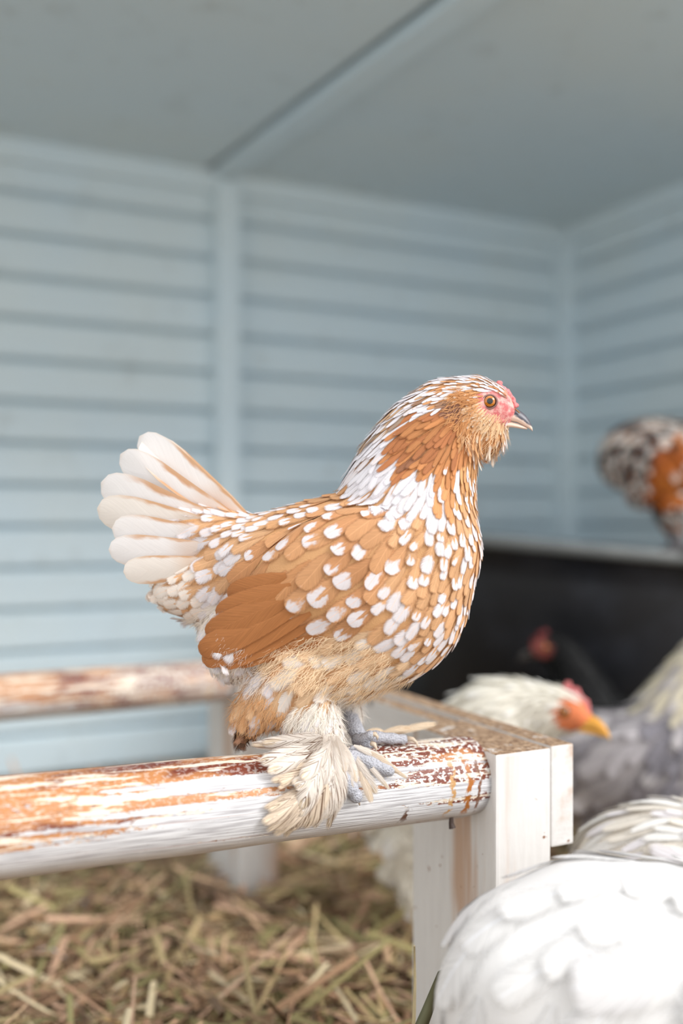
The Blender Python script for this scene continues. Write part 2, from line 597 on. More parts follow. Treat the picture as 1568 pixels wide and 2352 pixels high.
# ------------------------------------------------------------------ feathers
def mat_feather(name, soft=1.0, trans=0.12, quill=0.28, lacing=0.2):
    N = Nodes(name)
    uv = N.n('ShaderNodeUVMap').outputs[0]
    x, y, _ = N.sep(uv)
    U = N.math('MULTIPLY', N.math('SUBTRACT', x, 0.5), 2.0)
    aU = N.math('ABSOLUTE', U)
    base = N.attr('basecol', 'Color'); tip = N.attr('tipcol', 'Color')
    par = N.attr('fpar', 'Vector')
    spot, rnd, bar = N.sep(par)
    r100 = N.math('MULTIPLY', rnd, 97.0)
    barbc = N.math('SUBTRACT', y, N.math('MULTIPLY', aU, 0.30))
    barb = N.noise(N.xyz(N.math('MULTIPLY', U, 0.8), N.math('MULTIPLY', barbc, 46.0), r100), 1.0, 3, 0.65)
    blot = N.noise(N.xyz(N.math('MULTIPLY', U, 1.3), N.math('MULTIPLY', y, 3.0), N.math('ADD', r100, 9.0)), 1.0, 3, 0.6)
    # pale tip spot
    dist = N.math('SQRT', N.math('ADD', N.math('POWER', N.math('MULTIPLY', aU, 0.62), 2.0), N.math('POWER', N.math('MULTIPLY', N.math('SUBTRACT', 1.0, y), 1.25), 2.0)))
    dist = N.math('ADD', dist, N.math('ADD', N.math('MULTIPLY', N.math('SUBTRACT', blot, 0.5), 0.75), N.math('MULTIPLY', N.math('SUBTRACT', barb, 0.5), 0.12)))
    notch = N.math('MULTIPLY', N.math('MULTIPLY', N.step(aU, 0.26, 0.0), N.step(rnd, 0.35, 0.6)), 0.26)
    dist = N.math('ADD', dist, notch)
    m = N.math('MULTIPLY', N.step(N.math('SUBTRACT', spot, dist), -0.09, 0.09), N.math('ADD', 0.78, N.math('MULTIPLY', blot, 0.3)), 0.0, True)
    shade = N.math('ADD', 0.62, N.math('MULTIPLY', barb, 0.72))
    c = N.mix(1.0, base, N.xyz(shade, shade, shade), 'MULTIPLY')
    c = N.mix(N.math('MULTIPLY', N.step(blot, 0.45, 0.8), 0.25), c, N.mix(1.0, base, (1.3, 1.32, 1.36), 'MULTIPLY'))
    tipc = N.mix(1.0, tip, N.xyz(N.math('ADD', 0.80, N.math('MULTIPLY', barb, 0.38)), N.math('ADD', 0.80, N.math('MULTIPLY', barb, 0.38)), N.math('ADD', 0.80, N.math('MULTIPLY', barb, 0.38))), 'MULTIPLY')
    c = N.mix(m, c, tipc)
    # pale quill and a light lacing at the very edge
    q = N.math('MULTIPLY', N.step(aU, 0.07, 0.02), quill)
    c = N.mix(q, c, N.mix(1.0, base, (1.6, 1.7, 1.9), 'MULTIPLY'))
    lace = N.math('MULTIPLY', N.step(N.math('ADD', aU, N.math('MULTIPLY', barb, 0.2)), 0.80, 1.05), lacing)
    c = N.mix(lace, c, N.mix(1.0, base, (1.35, 1.45, 1.6), 'MULTIPLY'))
    # dark barring where wet or dirty
    bars = N.noise(N.xyz(N.math('MULTIPLY', U, 0.6), N.math('MULTIPLY', N.math('SUBTRACT', y, N.math('MULTIPLY', aU, 0.42)), 17.0), r100), 1.0, 1, 0.5)
    bm_ = N.math('MULTIPLY', N.math('MULTIPLY', N.step(bars, 0.55, 0.60), bar), 0.9)
    c = N.mix(bm_, c, S(116, 84, 62))
    N.set(c, 0.62, **{'Specular IOR Level': 0.22, 'Sheen Weight': 0.04})
    N.bump(barb, 0.25, 0.0006)
    # frayed edge of loose barbs
    b2 = N.noise(N.xyz(N.math('MULTIPLY', U, 0.5), N.math('MULTIPLY', barbc, 80.0), N.math('ADD', r100, 33.0)), 1.0, 2, 0.6)
    fr = N.math('ADD', N.math('MAXIMUM', aU, N.math('SUBTRACT', N.math('MULTIPLY', y, 6.0), 5.0)), N.math('MULTIPLY', N.math('SUBTRACT', b2, 0.5), 1.1 * soft))
    gone = N.step(fr, 0.92 - 0.42 * min(soft, 1.3), 1.02)
    tr = N.n('ShaderNodeBsdfTranslucent')
    N.put(tr.inputs[0], c)
    mx = N.n('ShaderNodeMixShader'); N.put(mx.inputs[0], trans)
    N.t.links.new(N.bsdf.outputs[0], mx.inputs[1]); N.t.links.new(tr.outputs[0], mx.inputs[2])
    tp = N.n('ShaderNodeBsdfTransparent')
    mx2 = N.n('ShaderNodeMixShader'); N.put(mx2.inputs[0], gone)
    N.t.links.new(mx.outputs[0], mx2.inputs[1]); N.t.links.new(tp.outputs[0], mx2.inputs[2])
    N.t.links.new(mx2.outputs[0], N.out.inputs[0])
    return N.m


M_FEATHER = mat_feather('feather', 1.0)
M_DOWN = mat_feather('downy_feather', 1.5, 0.2)
M_QUILL = mat_feather('stiff_feather', 0.55, 0.1)

VS = [0.0, 0.20, 0.40, 0.58, 0.73, 0.85, 0.93, 0.975, 1.0]
US = [-1.0, -0.5, 0.0, 0.5, 1.0]


def width_at(v, k):
    return (max(v, 0.02) ** 0.42) * (max(1 - v ** k, 0.0) ** 0.5) + (0.02 if v >= 1 else 0)


class Feathers:
    """Collects feathers (base, direction, normal, size, colours) into one mesh."""
    def __init__(self):
        self.V = []; self.F = []; self.UV = []; self.B = []; self.T = []; self.Pm = []

    def add_grid(self, rows, base, tip, spot, rnd, bar):
        b0 = len(self.V)
        nu = len(US)
        for j, row in enumerate(rows):
            for i, p in enumerate(row):
                self.V.append(tuple(p))
                self.UV.append((0.5 + 0.5 * US[i], VS[j]))
        n = len(rows) * nu
        self.B += [(*base, 1)] * n
        self.T += [(*tip, 1)] * n
        self.Pm += [(spot, rnd, bar)] * n
        for j in range(len(rows) - 1):
            for i in range(nu - 1):
                a = b0 + j * nu + i
                self.F.append((a, a + 1, a + nu + 1, a + nu))

    def lay(self, bvh, p, d, L, W, k, h0, h1, base, tip, spot, rnd, bar=0.0, lift=0.0, root=0.30, swerve=0.0, wrap=False):
        """A feather lying on the surface held by bvh, following its curvature."""
        hit = bvh.find_nearest(p)
        n = hit[1]
        d = (d - n * d.dot(n)).normalized()
        s = n.cross(d)
        rows = []
        for v in VS:
            c = p + d * (L * (v - root)) + s * (swerve * L * v * v)
            w = W * 0.5 * width_at(v, k)
            row = []
            for u in US:
                q = c + s * (u * w)
                h = bvh.find_nearest(q)
                off = h0 + (h1 - h0) * v - abs(u) * abs(u) * 0.10 * w + lift * v * v * L
                if h[0] is None:
                    row.append(q); continue
                far = (q - h[0]).length
                if not wrap and (q - h[0]).dot(h[1]) > 0.0 and far > 0.004:
                    # beyond the body's outline: stick out rather than wrap right round
                    tgt = h[0].lerp(q, min(1.0, (far - 0.004) / 0.012 + 0.35)) + h[1] * off
                else:
                    tgt = h[0] + h[1] * off
                row.append(tgt)
            rows.append(row)
        self.add_grid(rows, base, tip, spot, rnd, bar)

    def free(self, pts, side, W, k, base, tip, spot, rnd, bar=0.0, cup=0.12):
        """A feather along a free centre line pts (list of Vector), side = width direction."""
        rows = []
        m = len(pts)
        for v in VS:
            f = v * (m - 1)
            i = min(int(f), m - 2)
            c = pts[i].lerp(pts[i + 1], f - i)
            t = (pts[i + 1] - pts[i]).normalized()
            s = (side - t * side.dot(t)).normalized()
            n = t.cross(s)
            w = W * 0.5 * width_at(v, k)
            rows.append([c + s * (u * w) - n * (cup * w * u * u) for u in US])
        self.add_grid(rows, base, tip, spot, rnd, bar)

    def build(self, name, mat, parent):
        me = mesh(name, self.V, self.F, True)
        uvl = me.uv_layers.new(name='UVMap')
        li = np.zeros(len(me.loops), dtype=np.int32)
        me.loops.foreach_get('vertex_index', li)
        uvl.data.foreach_set('uv', np.array(self.UV, dtype=np.float32)[li].ravel())
        for nm, arr in (('basecol', self.B), ('tipcol', self.T)):
            at = me.color_attributes.new(nm, 'FLOAT_COLOR', 'POINT')
            at.data.foreach_set('color', np.array(arr, dtype=np.float32).ravel())
        at = me.attributes.new('fpar', 'FLOAT_VECTOR', 'POINT')
        at.data.foreach_set('vector', np.array(self.Pm, dtype=np.float32).ravel())
        return link(name, me, mat, parent)


# ------------------------------------------------------------------ hens: body core
PXM = 3812.0          # pattern units (photograph pixels at the bird) per metre
OX, OY = 800.0, 1740.0  # pattern origin: on the perch, below the bird


def LP(x, y, w=0.0):
    """Pattern point (profile x, y down; w towards the near side is negative) to local metres."""
    return Vector(((x - OX) / PXM, w / PXM, (OY - y) / PXM))


def core_mesh(name, chains, extras, voxel, smooth_it):
    """One continuous body: ellipsoids swept along chains, merged and smoothed."""
    bm = bmesh.new()
    def ball(x, y, w, rx, rz, rw, tilt=0.0):
        c = LP(x, y, w)
        mt = Matrix.Translation(c) @ Matrix.Rotation(tilt, 4, 'Y') @ Matrix.Diagonal((rx / PXM, rw / PXM, rz / PXM, 1))
        bmesh.ops.create_icosphere(bm, subdivisions=3, radius=1.0, matrix=mt)
    for ch in chains:
        for a, b in zip(ch[:-1], ch[1:]):
            steps = max(2, int(math.hypot(b[0] - a[0], b[1] - a[1]) / (0.22 * min(a[3], b[3]))))
            for i in range(steps + 1):
                t = i / steps
                q = [a[j] + (b[j] - a[j]) * t for j in range(5)]
                ball(q[0], q[1], q[2], q[3], q[3], q[4])
    for e in extras:
        ball(*e)
    me = bm_mesh(name, bm)
    tmp = bpy.data.objects.new('tmp', me)
    C.objects.link(tmp)
    r = tmp.modifiers.new('r', 'REMESH'); r.mode = 'VOXEL'; r.voxel_size = voxel; r.adaptivity = 0
    s = tmp.modifiers.new('s', 'SMOOTH'); s.factor = 0.5; s.iterations = smooth_it
    dg = bpy.context.evaluated_depsgraph_get()
    out = bpy.data.meshes.new_from_object(tmp.evaluated_get(dg))
    out.name = name
    bpy.data.objects.remove(tmp, do_unlink=True)
    bpy.data.meshes.remove(me)
    out.polygons.foreach_set('use_smooth', [True] * len(out.polygons))
    return out


def surface_samples(me, n, rng):
    """Random surface points with normals."""
    me.calc_loop_triangles()
    nv = len(me.vertices)
    co = np.zeros(nv * 3); me.vertices.foreach_get('co', co); co = co.reshape(-1, 3)
    nt = len(me.loop_triangles)
    tr = np.zeros(nt * 3, dtype=np.int32); me.loop_triangles.foreach_get('vertices', tr); tr = tr.reshape(-1, 3)
    a, b, c = co[tr[:, 0]], co[tr[:, 1]], co[tr[:, 2]]
    ar = np.linalg.norm(np.cross(b - a, c - a), axis=1)
    idx = rng.choice(nt, n, p=ar / ar.sum())
    u = rng.rand(n, 1); v = rng.rand(n, 1)
    fl = (u + v) > 1
    u = np.where(fl, 1 - u, u); v = np.where(fl, 1 - v, v)
    return a[idx] + (b[idx] - a[idx]) * u + (c[idx] - a[idx]) * v


# flow and size controls: x, y, direction dx, dy (down), length, width, zone
CTRL = [
    (1148, 888, -0.85, -0.35, 20, 8, 'brow'), (1120, 866, -1, 0.05, 26, 9, 'crown'), (1075, 862, -1, 0.12, 32, 10, 'crown'),
    (1060, 890, -1, 0.15, 32, 10, 'crown'), (1110, 890, -1, 0.05, 24, 9, 'crown'),
    (1010, 880, -1, 0.4, 42, 13, 'crown'), (960, 905, -0.85, 0.55, 55, 15, 'nape'), (915, 950, -0.75, 0.75, 60, 17, 'nape'),
    (880, 1010, -0.65, 0.8, 70, 18, 'nape'), (1010, 925, -0.9, 0.45, 40, 14, 'crown'), (970, 940, -0.9, 0.5, 48, 16, 'crown'),
    (1065, 925, -0.95, 0.25, 20, 9, 'cheekbrown'), (1080, 960, -0.85, 0.4, 20, 10, 'cheek'), (1110, 975, -0.75, 0.65, 20, 10, 'cheek'),
    (1135, 985, -0.5, 0.9, 22, 10, 'cheek'), (1060, 990, -0.5, 0.9, 30, 12, 'cheekbrown'), (1045, 955, -0.7, 0.6, 20, 10, 'ear'),
    (1090, 1015, -0.35, 1.0, 56, 14, 'beard'), (1130, 1020, -0.05, 1.0, 61, 13, 'beard'), (1155, 1000, 0.05, 1.0, 47, 11, 'beardwhite'), (1165, 985, 0.0, 1, 30, 9, 'beardwhite'),
    (1020, 985, -0.75, 0.65, 62, 24, 'hackbrown'), (965, 985, -0.9, 0.5, 74, 27, 'hackbrown'), (930, 1030, -0.75, 0.7, 70, 26, 'hackbrown'),
    (990, 1030, -0.75, 0.7, 70, 28, 'hackbrown'), (1040, 1040, -0.35, 0.95, 62, 22, 'hackbrown'), (965, 1060, -0.65, 0.8, 64, 24, 'hackbrown'), (1015, 1075, -0.45, 0.9, 56, 20, 'hackmid'),
    (885, 1065, -0.6, 0.8, 84, 28, 'hackwhite'), (850, 1100, -0.8, 0.6, 84, 28, 'hackwhite'), (930, 1110, -0.55, 0.85, 84, 30, 'hackwhite'), (905, 1135, -0.6, 0.8, 84, 30, 'hackwhite'), (970, 1135, -0.4, 0.9, 80, 30, 'hackwhite'), (1020, 1110, -0.3, 1, 74, 26, 'hackwhite2'), (1000, 1150, -0.3, 1, 60, 28, 'hackwhite2'),
    (1075, 1075, -0.15, 1.0, 46, 15, 'throat'), (1095, 1110, -0.08, 1.0, 46, 15, 'throat'), (1060, 1130, -0.15, 1, 48, 17, 'throat'), (1095, 1170, -0.1, 1, 48, 18, 'throat'), (1060, 1170, -0.15, 1, 55, 24, 'breastplain'),
    (950, 1200, -0.5, 0.9, 64, 37, 'breastplain'), (1010, 1210, -0.3, 1, 61, 37, 'breast'), (1080, 1230, -0.25, 1, 54, 30, 'breast'),
    (970, 1280, -0.45, 0.95, 66, 42, 'breast'), (1050, 1300, -0.4, 0.95, 56, 32, 'breast'), (920, 1340, -0.6, 0.8, 71, 44, 'breast'),
    (1000, 1380, -0.55, 0.85, 61, 37, 'breast'), (1060, 1370, -0.5, 0.9, 54, 30, 'breast'), (930, 1430, -0.75, 0.65, 71, 44, 'breast'), (990, 1450, -0.7, 0.7, 59, 35, 'breast'),
    (860, 1190, -0.7, 0.55, 79, 53, 'wing'), (780, 1170, -0.9, 0.4, 79, 50, 'wing'), (820, 1250, -0.75, 0.62, 82, 56, 'wing'), (890, 1270, -0.65, 0.7, 79, 53, 'wing'),
    (730, 1230, -0.8, 0.55, 87, 61, 'wing'), (660, 1230, -0.85, 0.5, 85, 58, 'wing'), (760, 1310, -0.75, 0.6, 93, 67, 'wing'), (840, 1330, -0.7, 0.65, 85, 58, 'wing'), (690, 1300, -0.78, 0.6, 106, 71, 'wingplain'), (640, 1310, -0.78, 0.6, 117, 80, 'wingplain'), (800, 1390, -0.75, 0.6, 90, 61, 'wing'), (730, 1390, -0.75, 0.6, 110, 71, 'wing'), (870, 1380, -0.75, 0.6, 76, 50, 'wing'),
    (740, 1145, -1, 0.25, 60, 34, 'back'), (680, 1170, -1, 0.2, 60, 32, 'back'), (820, 1130, -0.9, 0.4, 64, 34, 'back'), (610, 1190, -1, 0.12, 60, 30, 'saddle'), (550, 1200, -1, 0.15, 66, 28, 'saddle'),
    (570, 1250, -0.9, 0.45, 71, 44, 'rump'), (500, 1240, -0.95, 0.3, 76, 47, 'rump'), (440, 1230, -1, 0.1, 81, 47, 'rump'), (500, 1310, -0.85, 0.5, 74, 49, 'rump'), (440, 1300, -0.9, 0.4, 62, 42, 'rumpwhite'), (400, 1350, -0.9, 0.4, 62, 40, 'rumpwhite'), (470, 1370, -0.8, 0.6, 62, 42, 'rumpwhite'), (540, 1360, -0.75, 0.65, 74, 42, 'rump'),
    (470, 1450, -0.6, 0.8, 58, 34, 'fluff'), (520, 1420, -0.6, 0.8, 58, 36, 'fluff'), (500, 1520, -0.3, 1.0, 60, 34, 'fluff'), (570, 1530, -0.4, 0.9, 66, 43, 'flankwhite'), (640, 1520, -0.6, 0.8, 69, 45, 'flankwhite'),
    (700, 1500, -0.8, 0.55, 86, 54, 'flank'), (780, 1460, -0.85, 0.5, 91, 54, 'flank'), (840, 1450, -0.85, 0.5, 81, 49, 'flank'), (760, 1540, -0.8, 0.6, 93, 59, 'flank'), (850, 1510, -0.85, 0.5, 81, 51, 'flank'), (700, 1570, -0.65, 0.75, 91, 56, 'flank'), (900, 1530, -0.85, 0.5, 74, 39, 'flank'), (800, 1580, -0.85, 0.5, 76, 47, 'flank'),
    (640, 1590, -0.45, 0.9, 70, 42, 'thigh'), (600, 1600, -0.4, 0.95, 70, 40, 'thigh'), (560, 1610, -0.35, 1, 70, 36, 'thigh'), (545, 1660, -0.25, 1, 66, 26, 'hock'), (590, 1660, -0.25, 1, 66, 28, 'hock'), (640, 1640, -0.35, 1, 62, 34, 'thigh'),
    (735, 1650, -0.15, 1, 46, 26, 'shank'), (730, 1700, -0.2, 1, 50, 26, 'shank'), (755, 1760, -0.1, 1, 46, 26, 'shank'), (790, 1620, -0.1, 1, 36, 20, 'shank'),
]
CX = np.array([[c[0], c[1]] for c in CTRL], dtype=float)
CD = np.array([[c[2], c[3]] for c in CTRL], dtype=float)
CLW = np.array([[c[4], c[5]] for c in CTRL], dtype=float)


def field(x, y):
    d2 = ((CX - (x, y)) ** 2).sum(1) + 30.0
    w = d2 ** -2.0
    w /= w.sum()
    d = (CD * w[:, None]).sum(0)
    lw = (CLW * w[:, None]).sum(0)
    return d, lw, d2


WHITE = S(229, 224, 227)
CREAM = S(234, 221, 205)


def spangled(zone, rng, x, y):
    """Colours of one feather of the ginger hen: base, tip, spot size, softness class, barring."""
    j = rng.uniform(0.88, 1.12)
    def c(*rgb): return tuple(min(0.95, (v * 0.89 + t * 0.11) * j) for v, t in zip(S(*rgb), (0.62, 0.45, 0.38)))
    r = rng.rand()
    gi = (212, 160, 110); lt = (222, 176, 130); br = (196, 136, 84); dk = (184, 118, 62)
    if zone in ('crown', 'brow'):
        return (WHITE if r < 0.5 else c(200, 140, 84) if r < 0.85 else c(150, 112, 84)), WHITE, rng.choice([0.0, 0.5, 0.7]), 'f', 0
    if zone == 'nape':
        return (WHITE if r < 0.62 else c(188, 150, 112) if r < 0.85 else c(150, 128, 108)), WHITE, rng.choice([0.0, 0.6]), 'f', 0
    if zone == 'cheek': return c(242, 210, 168), CREAM, 0.35 if r < 0.6 else 0, 'd', 0
    if zone == 'cheekbrown': return c(206, 146, 84), CREAM, 0.0 if r < 0.8 else 0.4, 'd', 0
    if zone == 'ear': return c(150, 104, 80), CREAM, 0.0, 'd', 0
    if zone == 'beard': return c(*(214, 156, 100)), CREAM, 0.0 if r < 0.6 else 0.6, 'd', 0
    if zone == 'beardwhite': return (WHITE if r < 0.7 else c(222, 176, 128)), WHITE, 0.4, 'd', 0
    if zone == 'hackbrown': return c(*((174, 102, 44) if r < 0.45 else (194, 124, 62) if r < 0.85 else (140, 84, 44))), WHITE, 0.0 if r < 0.9 else 0.42, 'f', 0
    if zone == 'hackmid': return c(198, 128, 64), WHITE, 0.0 if r < 0.65 else 0.5, 'f', 0
    if zone == 'hackwhite': return (WHITE if r < 0.72 else c(208, 154, 102)), WHITE, 0.75, 'f', 0
    if zone == 'hackwhite2': return (WHITE if r < 0.35 else c(206, 142, 82)), WHITE, 0.72 if r < 0.75 else 0.0, 'f', 0
    if zone == 'throat': return c(214, 156, 96), WHITE, 0.6 if r < 0.42 else 0.0, 'f', 0
    if zone == 'breastplain': return c(218, 166, 116), WHITE, 0.0 if r < 0.55 else 0.6, 'f', 0
    if zone == 'breast': return c(*gi), WHITE, rng.uniform(0.38, 0.82) if r < 0.76 else 0.0, 'f', 0
    if zone == 'wing': return c(*(br if r < 0.6 else (208, 150, 98))), WHITE, rng.uniform(0.36, 0.62) if r < 0.78 else 0.0, 'q', 0
    if zone == 'wingplain': return c(*(194, 134, 80)), WHITE, rng.uniform(0.28, 0.42) if r < 0.6 else 0.0, 'q', 0
    if zone == 'back': return c(*(208, 154, 102)), WHITE, rng.uniform(0.45, 0.7) if r < 0.75 else 0.0, 'f', 0
    if zone == 'saddle': return c(*(216, 166, 118)), WHITE, rng.uniform(0.45, 0.7) if r < 0.7 else 0.0, 'f', 0
    if zone == 'rump': return c(*(216, 166, 118)), WHITE, rng.uniform(0.5, 0.8) if r < 0.8 else 0.0, 'f', 0
    if zone == 'rumpwhite': return c(*(220, 170, 122)), S(244, 234, 224), rng.uniform(0.55, 0.9), 'f', 0
    if zone == 'fluff': return tuple(v * min(1.0, j) for v in S(244, 234, 222)), WHITE, 0.5, 'd', 0
    if zone == 'flankwhite': return c(*((226, 180, 134) if r < 0.35 else (242, 228, 214))), WHITE, 0.55, 'd', 0
    if zone == 'flank': return c(*(240, 204, 162)), S(243, 236, 229), rng.uniform(0.55, 0.85) if r < 0.72 else 0.0, 'd', 0
    if zone == 'thigh': return c(*(230, 188, 142)), WHITE, rng.uniform(0.5, 0.7) if r < 0.45 else 0.0, 'd', 0
    if zone == 'hock': return c(*((178, 122, 76) if r < 0.5 else (138, 96, 66))), S(96, 72, 56), 0.45 if r < 0.6 else 0.0, 'd', 0
    if zone == 'shank': return tuple(v * min(1.0, j) for v in S(248, 241, 231)), WHITE, 0.4, 'd', 0.0
    return c(*gi), WHITE, 0.0, 'f', 0


SPREAD = {'wing': 1.45, 'wingplain': 1.4, 'breast': 1.28, 'breastplain': 1.2, 'back': 1.2, 'rump': 1.25, 'rumpwhite': 1.25, 'flank': 1.3, 'flankwhite': 1.2, 'saddle': 1.1, 'thigh': 1.15}


def plumage(core, parent, rng, colour, dens=1.0, spread=True, flow=None, wrap=False, wscale=1.0, split=None, n_cand=26000, skip=None, warp=None, size=1.0, thick=0.0014):
    """Cover a body core with overlapping feathers; returns the feather collectors by softness."""
    bvh = BVHTree.FromPolygons([v.co.copy() for v in core.vertices], [tuple(p.vertices) for p in core.polygons])
    pts = surface_samples(core, n_cand, rng)
    out = {'f': Feathers(), 'd': Feathers(), 'q': Feathers()}
    cell = 0.004
    grid = {}
    n = 0
    for p in pts:
        x, y = p[0] * PXM + OX, OY - p[2] * PXM
        if skip and skip(x, y, p[1] * PXM): continue
        wx, wy = warp(x, y) if warp else (x, y)
        d, lw, d2 = field(wx, wy)
        L, W = lw / PXM * size
        W *= wscale
        zn = CTRL[int(np.argmin(d2))][6]
        r = 0.52 * math.sqrt(L * W) / 1.25 / dens * (SPREAD.get(zn, 1.0) if spread else 1.0)
        if flow is not None: d = flow(x, y, d)
        kx, ky, kz = int(p[0] // cell), int(p[1] // cell), int(p[2] // cell)
        m = int(r // cell) + 1
        bad = False
        for i in range(kx - m, kx + m + 1):
            for j in range(ky - m, ky + m + 1):
                for k in range(kz - m, kz + m + 1):
                    for q in grid.get((i, j, k), ()):
                        if (q[0] - p[0]) ** 2 + (q[1] - p[1]) ** 2 + (q[2] - p[2]) ** 2 < r * r:
                            bad = True; break
                    if bad: break
                if bad: break
            if bad: break
        if bad: continue
        grid.setdefault((kx, ky, kz), []).append(p)
        zone = CTRL[int(np.argmin(d2 * rng.uniform(0.7, 1.4, len(d2))))][6]
        base, tip, spot, cls, bar = colour(zone, rng, wx, wy)
        a = rng.normal(0, 0.13)
        dv = Vector((d[0] * math.cos(a) - d[1] * math.sin(a), rng.normal(0, 0.08), -(d[0] * math.sin(a) + d[1] * math.cos(a))))
        kk = 2.6 if zone in ('nape', 'crown', 'brow', 'beard', 'beardwhite', 'throat', 'hock', 'hackbrown', 'hackmid') else 4.5 if zone.startswith('hack') else 6.0
        jit = rng.uniform(0.85, 1.18)
        lift = {'beard': 0.26, 'beardwhite': 0.26, 'hock': 0.22, 'fluff': 0.14, 'thigh': 0.08, 'brow': 0.03, 'crown': 0.02, 'nape': 0.05}.get(zone, 0.035)
        if split is not None and cls == 'q':
            split.append(Feathers()); tgt_f = split[-1]
        else:
            tgt_f = out[cls]
        tgt_f.lay(bvh, Vector(p), dv, L * jit * 1.15, W * rng.uniform(0.85, 1.15), kk, 0.0004, thick * rng.uniform(0.75, 1.25) * min(1.0, L / 0.012 + 0.2), base, tip, spot, rng.rand(), bar, lift * rng.uniform(0.3, 1.5), 0.34, rng.normal(0, 0.05), wrap)
        n += 1
    return out, bvh


# ------------------------------------------------------------------ the ginger hen on the perch
M_SKIN = None


def mat_hen_skin(name, buff, face, pale=None):
    """Bare facial skin, red and grainy, fading into down-coloured skin under the feathers."""
    N = Nodes(name)
    col = N.attr('skin', 'Fac')
    co = N.coord()
    g = N.noise(co, 1300, 3, 0.7)
    b = N.noise(co, 240, 3, 0.6)
    red = N.mix(g, tuple(v * 0.75 for v in face), tuple(min(1, v * 1.25 + 0.05) for v in face))
    red = N.mix(N.step(b, 0.36, 0.66), red, pale or tuple(min(1, v * 1.2 + 0.01) for v in face))
    c = N.mix(col, buff, red)
    N.bump(g, 0.6, 0.0006)
    return N.set(c, 0.6, **{'Specular IOR Level': 0.3, 'Subsurface Weight': 0.0})


def set_skin(me, fn):
    nv = len(me.vertices)
    co = np.zeros(nv * 3); me.vertices.foreach_get('co', co); co = co.reshape(-1, 3)
    vals = [fn(p[0] * PXM + OX, OY - p[2] * PXM) for p in co]
    at = me.attributes.new('skin', 'FLOAT', 'POINT')
    at.data.foreach_set('value', np.array(vals, dtype=np.float32))


def mat_eye(iris):
    N = Nodes('hen_eye')
    x, y, z = N.sep(N.coord())
    r = N.math('SQRT', N.math('ADD', N.math('MULTIPLY', x, x), N.math('MULTIPLY', z, z)))
    nz = N.noise(N.coord(), 900, 2)
    c = N.mix(N.step(r, 0.00165, 0.0019), (0.004, 0.004, 0.005), N.mix(nz, iris, tuple(v * 0.55 for v in iris)))
    c = N.mix(N.step(r, 0.0029, 0.0034), c, (0.025, 0.017, 0.014))
    return N.set(c, 0.06, **{'Specular IOR Level': 0.6, 'Coat Weight': 0.6, 'Coat Roughness': 0.03})


def mat_beak(top, side):
    N = Nodes('hen_beak')
    m = N.attr('ridge', 'Fac')
    nz = N.noise(N.coord(), 420, 4, 0.6)
    f = N.step(N.math('ADD', m, N.math('MULTIPLY', N.math('SUBTRACT', nz, 0.5), 0.7)), 0.35, 0.65)
    c = N.mix(f, side, top)
    return N.set(c, 0.32, **{'Specular IOR Level': 0.5})


def beak_mesh(name, line, closed_top=True):
    """Horn sheath: line = list of (x, y_top, y_bottom, halfwidth, ridge share)."""
    n = 14
    V, Fc, R = [], [], []
    for (x, yt, yb, hw, rd) in line:
        for k in range(n):
            a = 2 * math.pi * k / n
            cy = math.cos(a); sx = math.sin(a)
            yy = (yt + yb) / 2 - cy * (yb - yt) / 2
            wv = hw * (abs(sx) ** 0.8) * (1 if sx > 0 else -1) * (0.75 - 0.25 * cy)
            V.append(LP(x, yy, wv))
            R.append((cy * 0.5 + 0.5) ** 1.2 * rd * 1.9)
    m = len(line)
    for i in range(m - 1):
        for k in range(n):
            a = i * n + k; b = i * n + (k + 1) % n
            Fc.append((a, b, b + n, a + n))
    Fc.append(tuple(range(n))); Fc.append(tuple((m - 1) * n + k for k in range(n - 1, -1, -1)))
    me = mesh(name, V, Fc, True)
    at = me.attributes.new('ridge', 'FLOAT', 'POINT')
    at.data.foreach_set('value', np.array(R, dtype=np.float32))
    return me


def knob_mesh(name, blobs, voxel=0.0006, it=2):
    return core_mesh(name, [], [(x, y, w, r, r * s, r * t) for (x, y, w, r, s, t) in blobs], voxel, it)


M_COMB = Nodes('red_comb_skin')
_g = M_COMB.noise(M_COMB.coord(), 900, 3, 0.6)
M_COMB.bump(_g, 0.5, 0.0006)
M_COMB = M_COMB.set(M_COMB.mix(_g, S(194, 74, 82), S(232, 150, 146)), 0.5)


def mat_scales(name, a_, b_):
    N = Nodes(name)
    co = N.coord()
    nd = N.n('ShaderNodeTexVoronoi')
    N.put(nd.inputs['Vector'], co); N.put(nd.inputs['Scale'], 900)
    N.bump(nd.outputs[0], 0.6, 0.0008)
    return N.set(N.mix(N.step(nd.outputs[0], 0.1, 0.6), b_, a_), 0.55)


M_TOE = mat_scales('slate_toe_scales', S(180, 180, 187), S(150, 150, 158))
M_CLAW = plain('horn_claw', S(206, 186, 164), 0.35, 0.12, 300)
M_CORE_SKIN = mat_hen_skin('ginger_hen_skin', S(206, 156, 108), S(206, 104, 104), S(236, 186, 176))

HEN_LABELTXT = 'ginger hen with white speckles and feathered feet standing on the near perch pole'
BD = 0.600
hen_yaw = -YAW - math.radians(4)
hen = empty('speckled_hen', P(OX, OY, BD), hen_yaw)
tag(hen, HEN_LABELTXT, 'hen')
HMAT = Matrix.Translation(P(OX, OY, BD)) @ Matrix.Rotation(hen_yaw, 4, 'Z')
HINV = HMAT.inverted()
rng = np.random.RandomState(11)

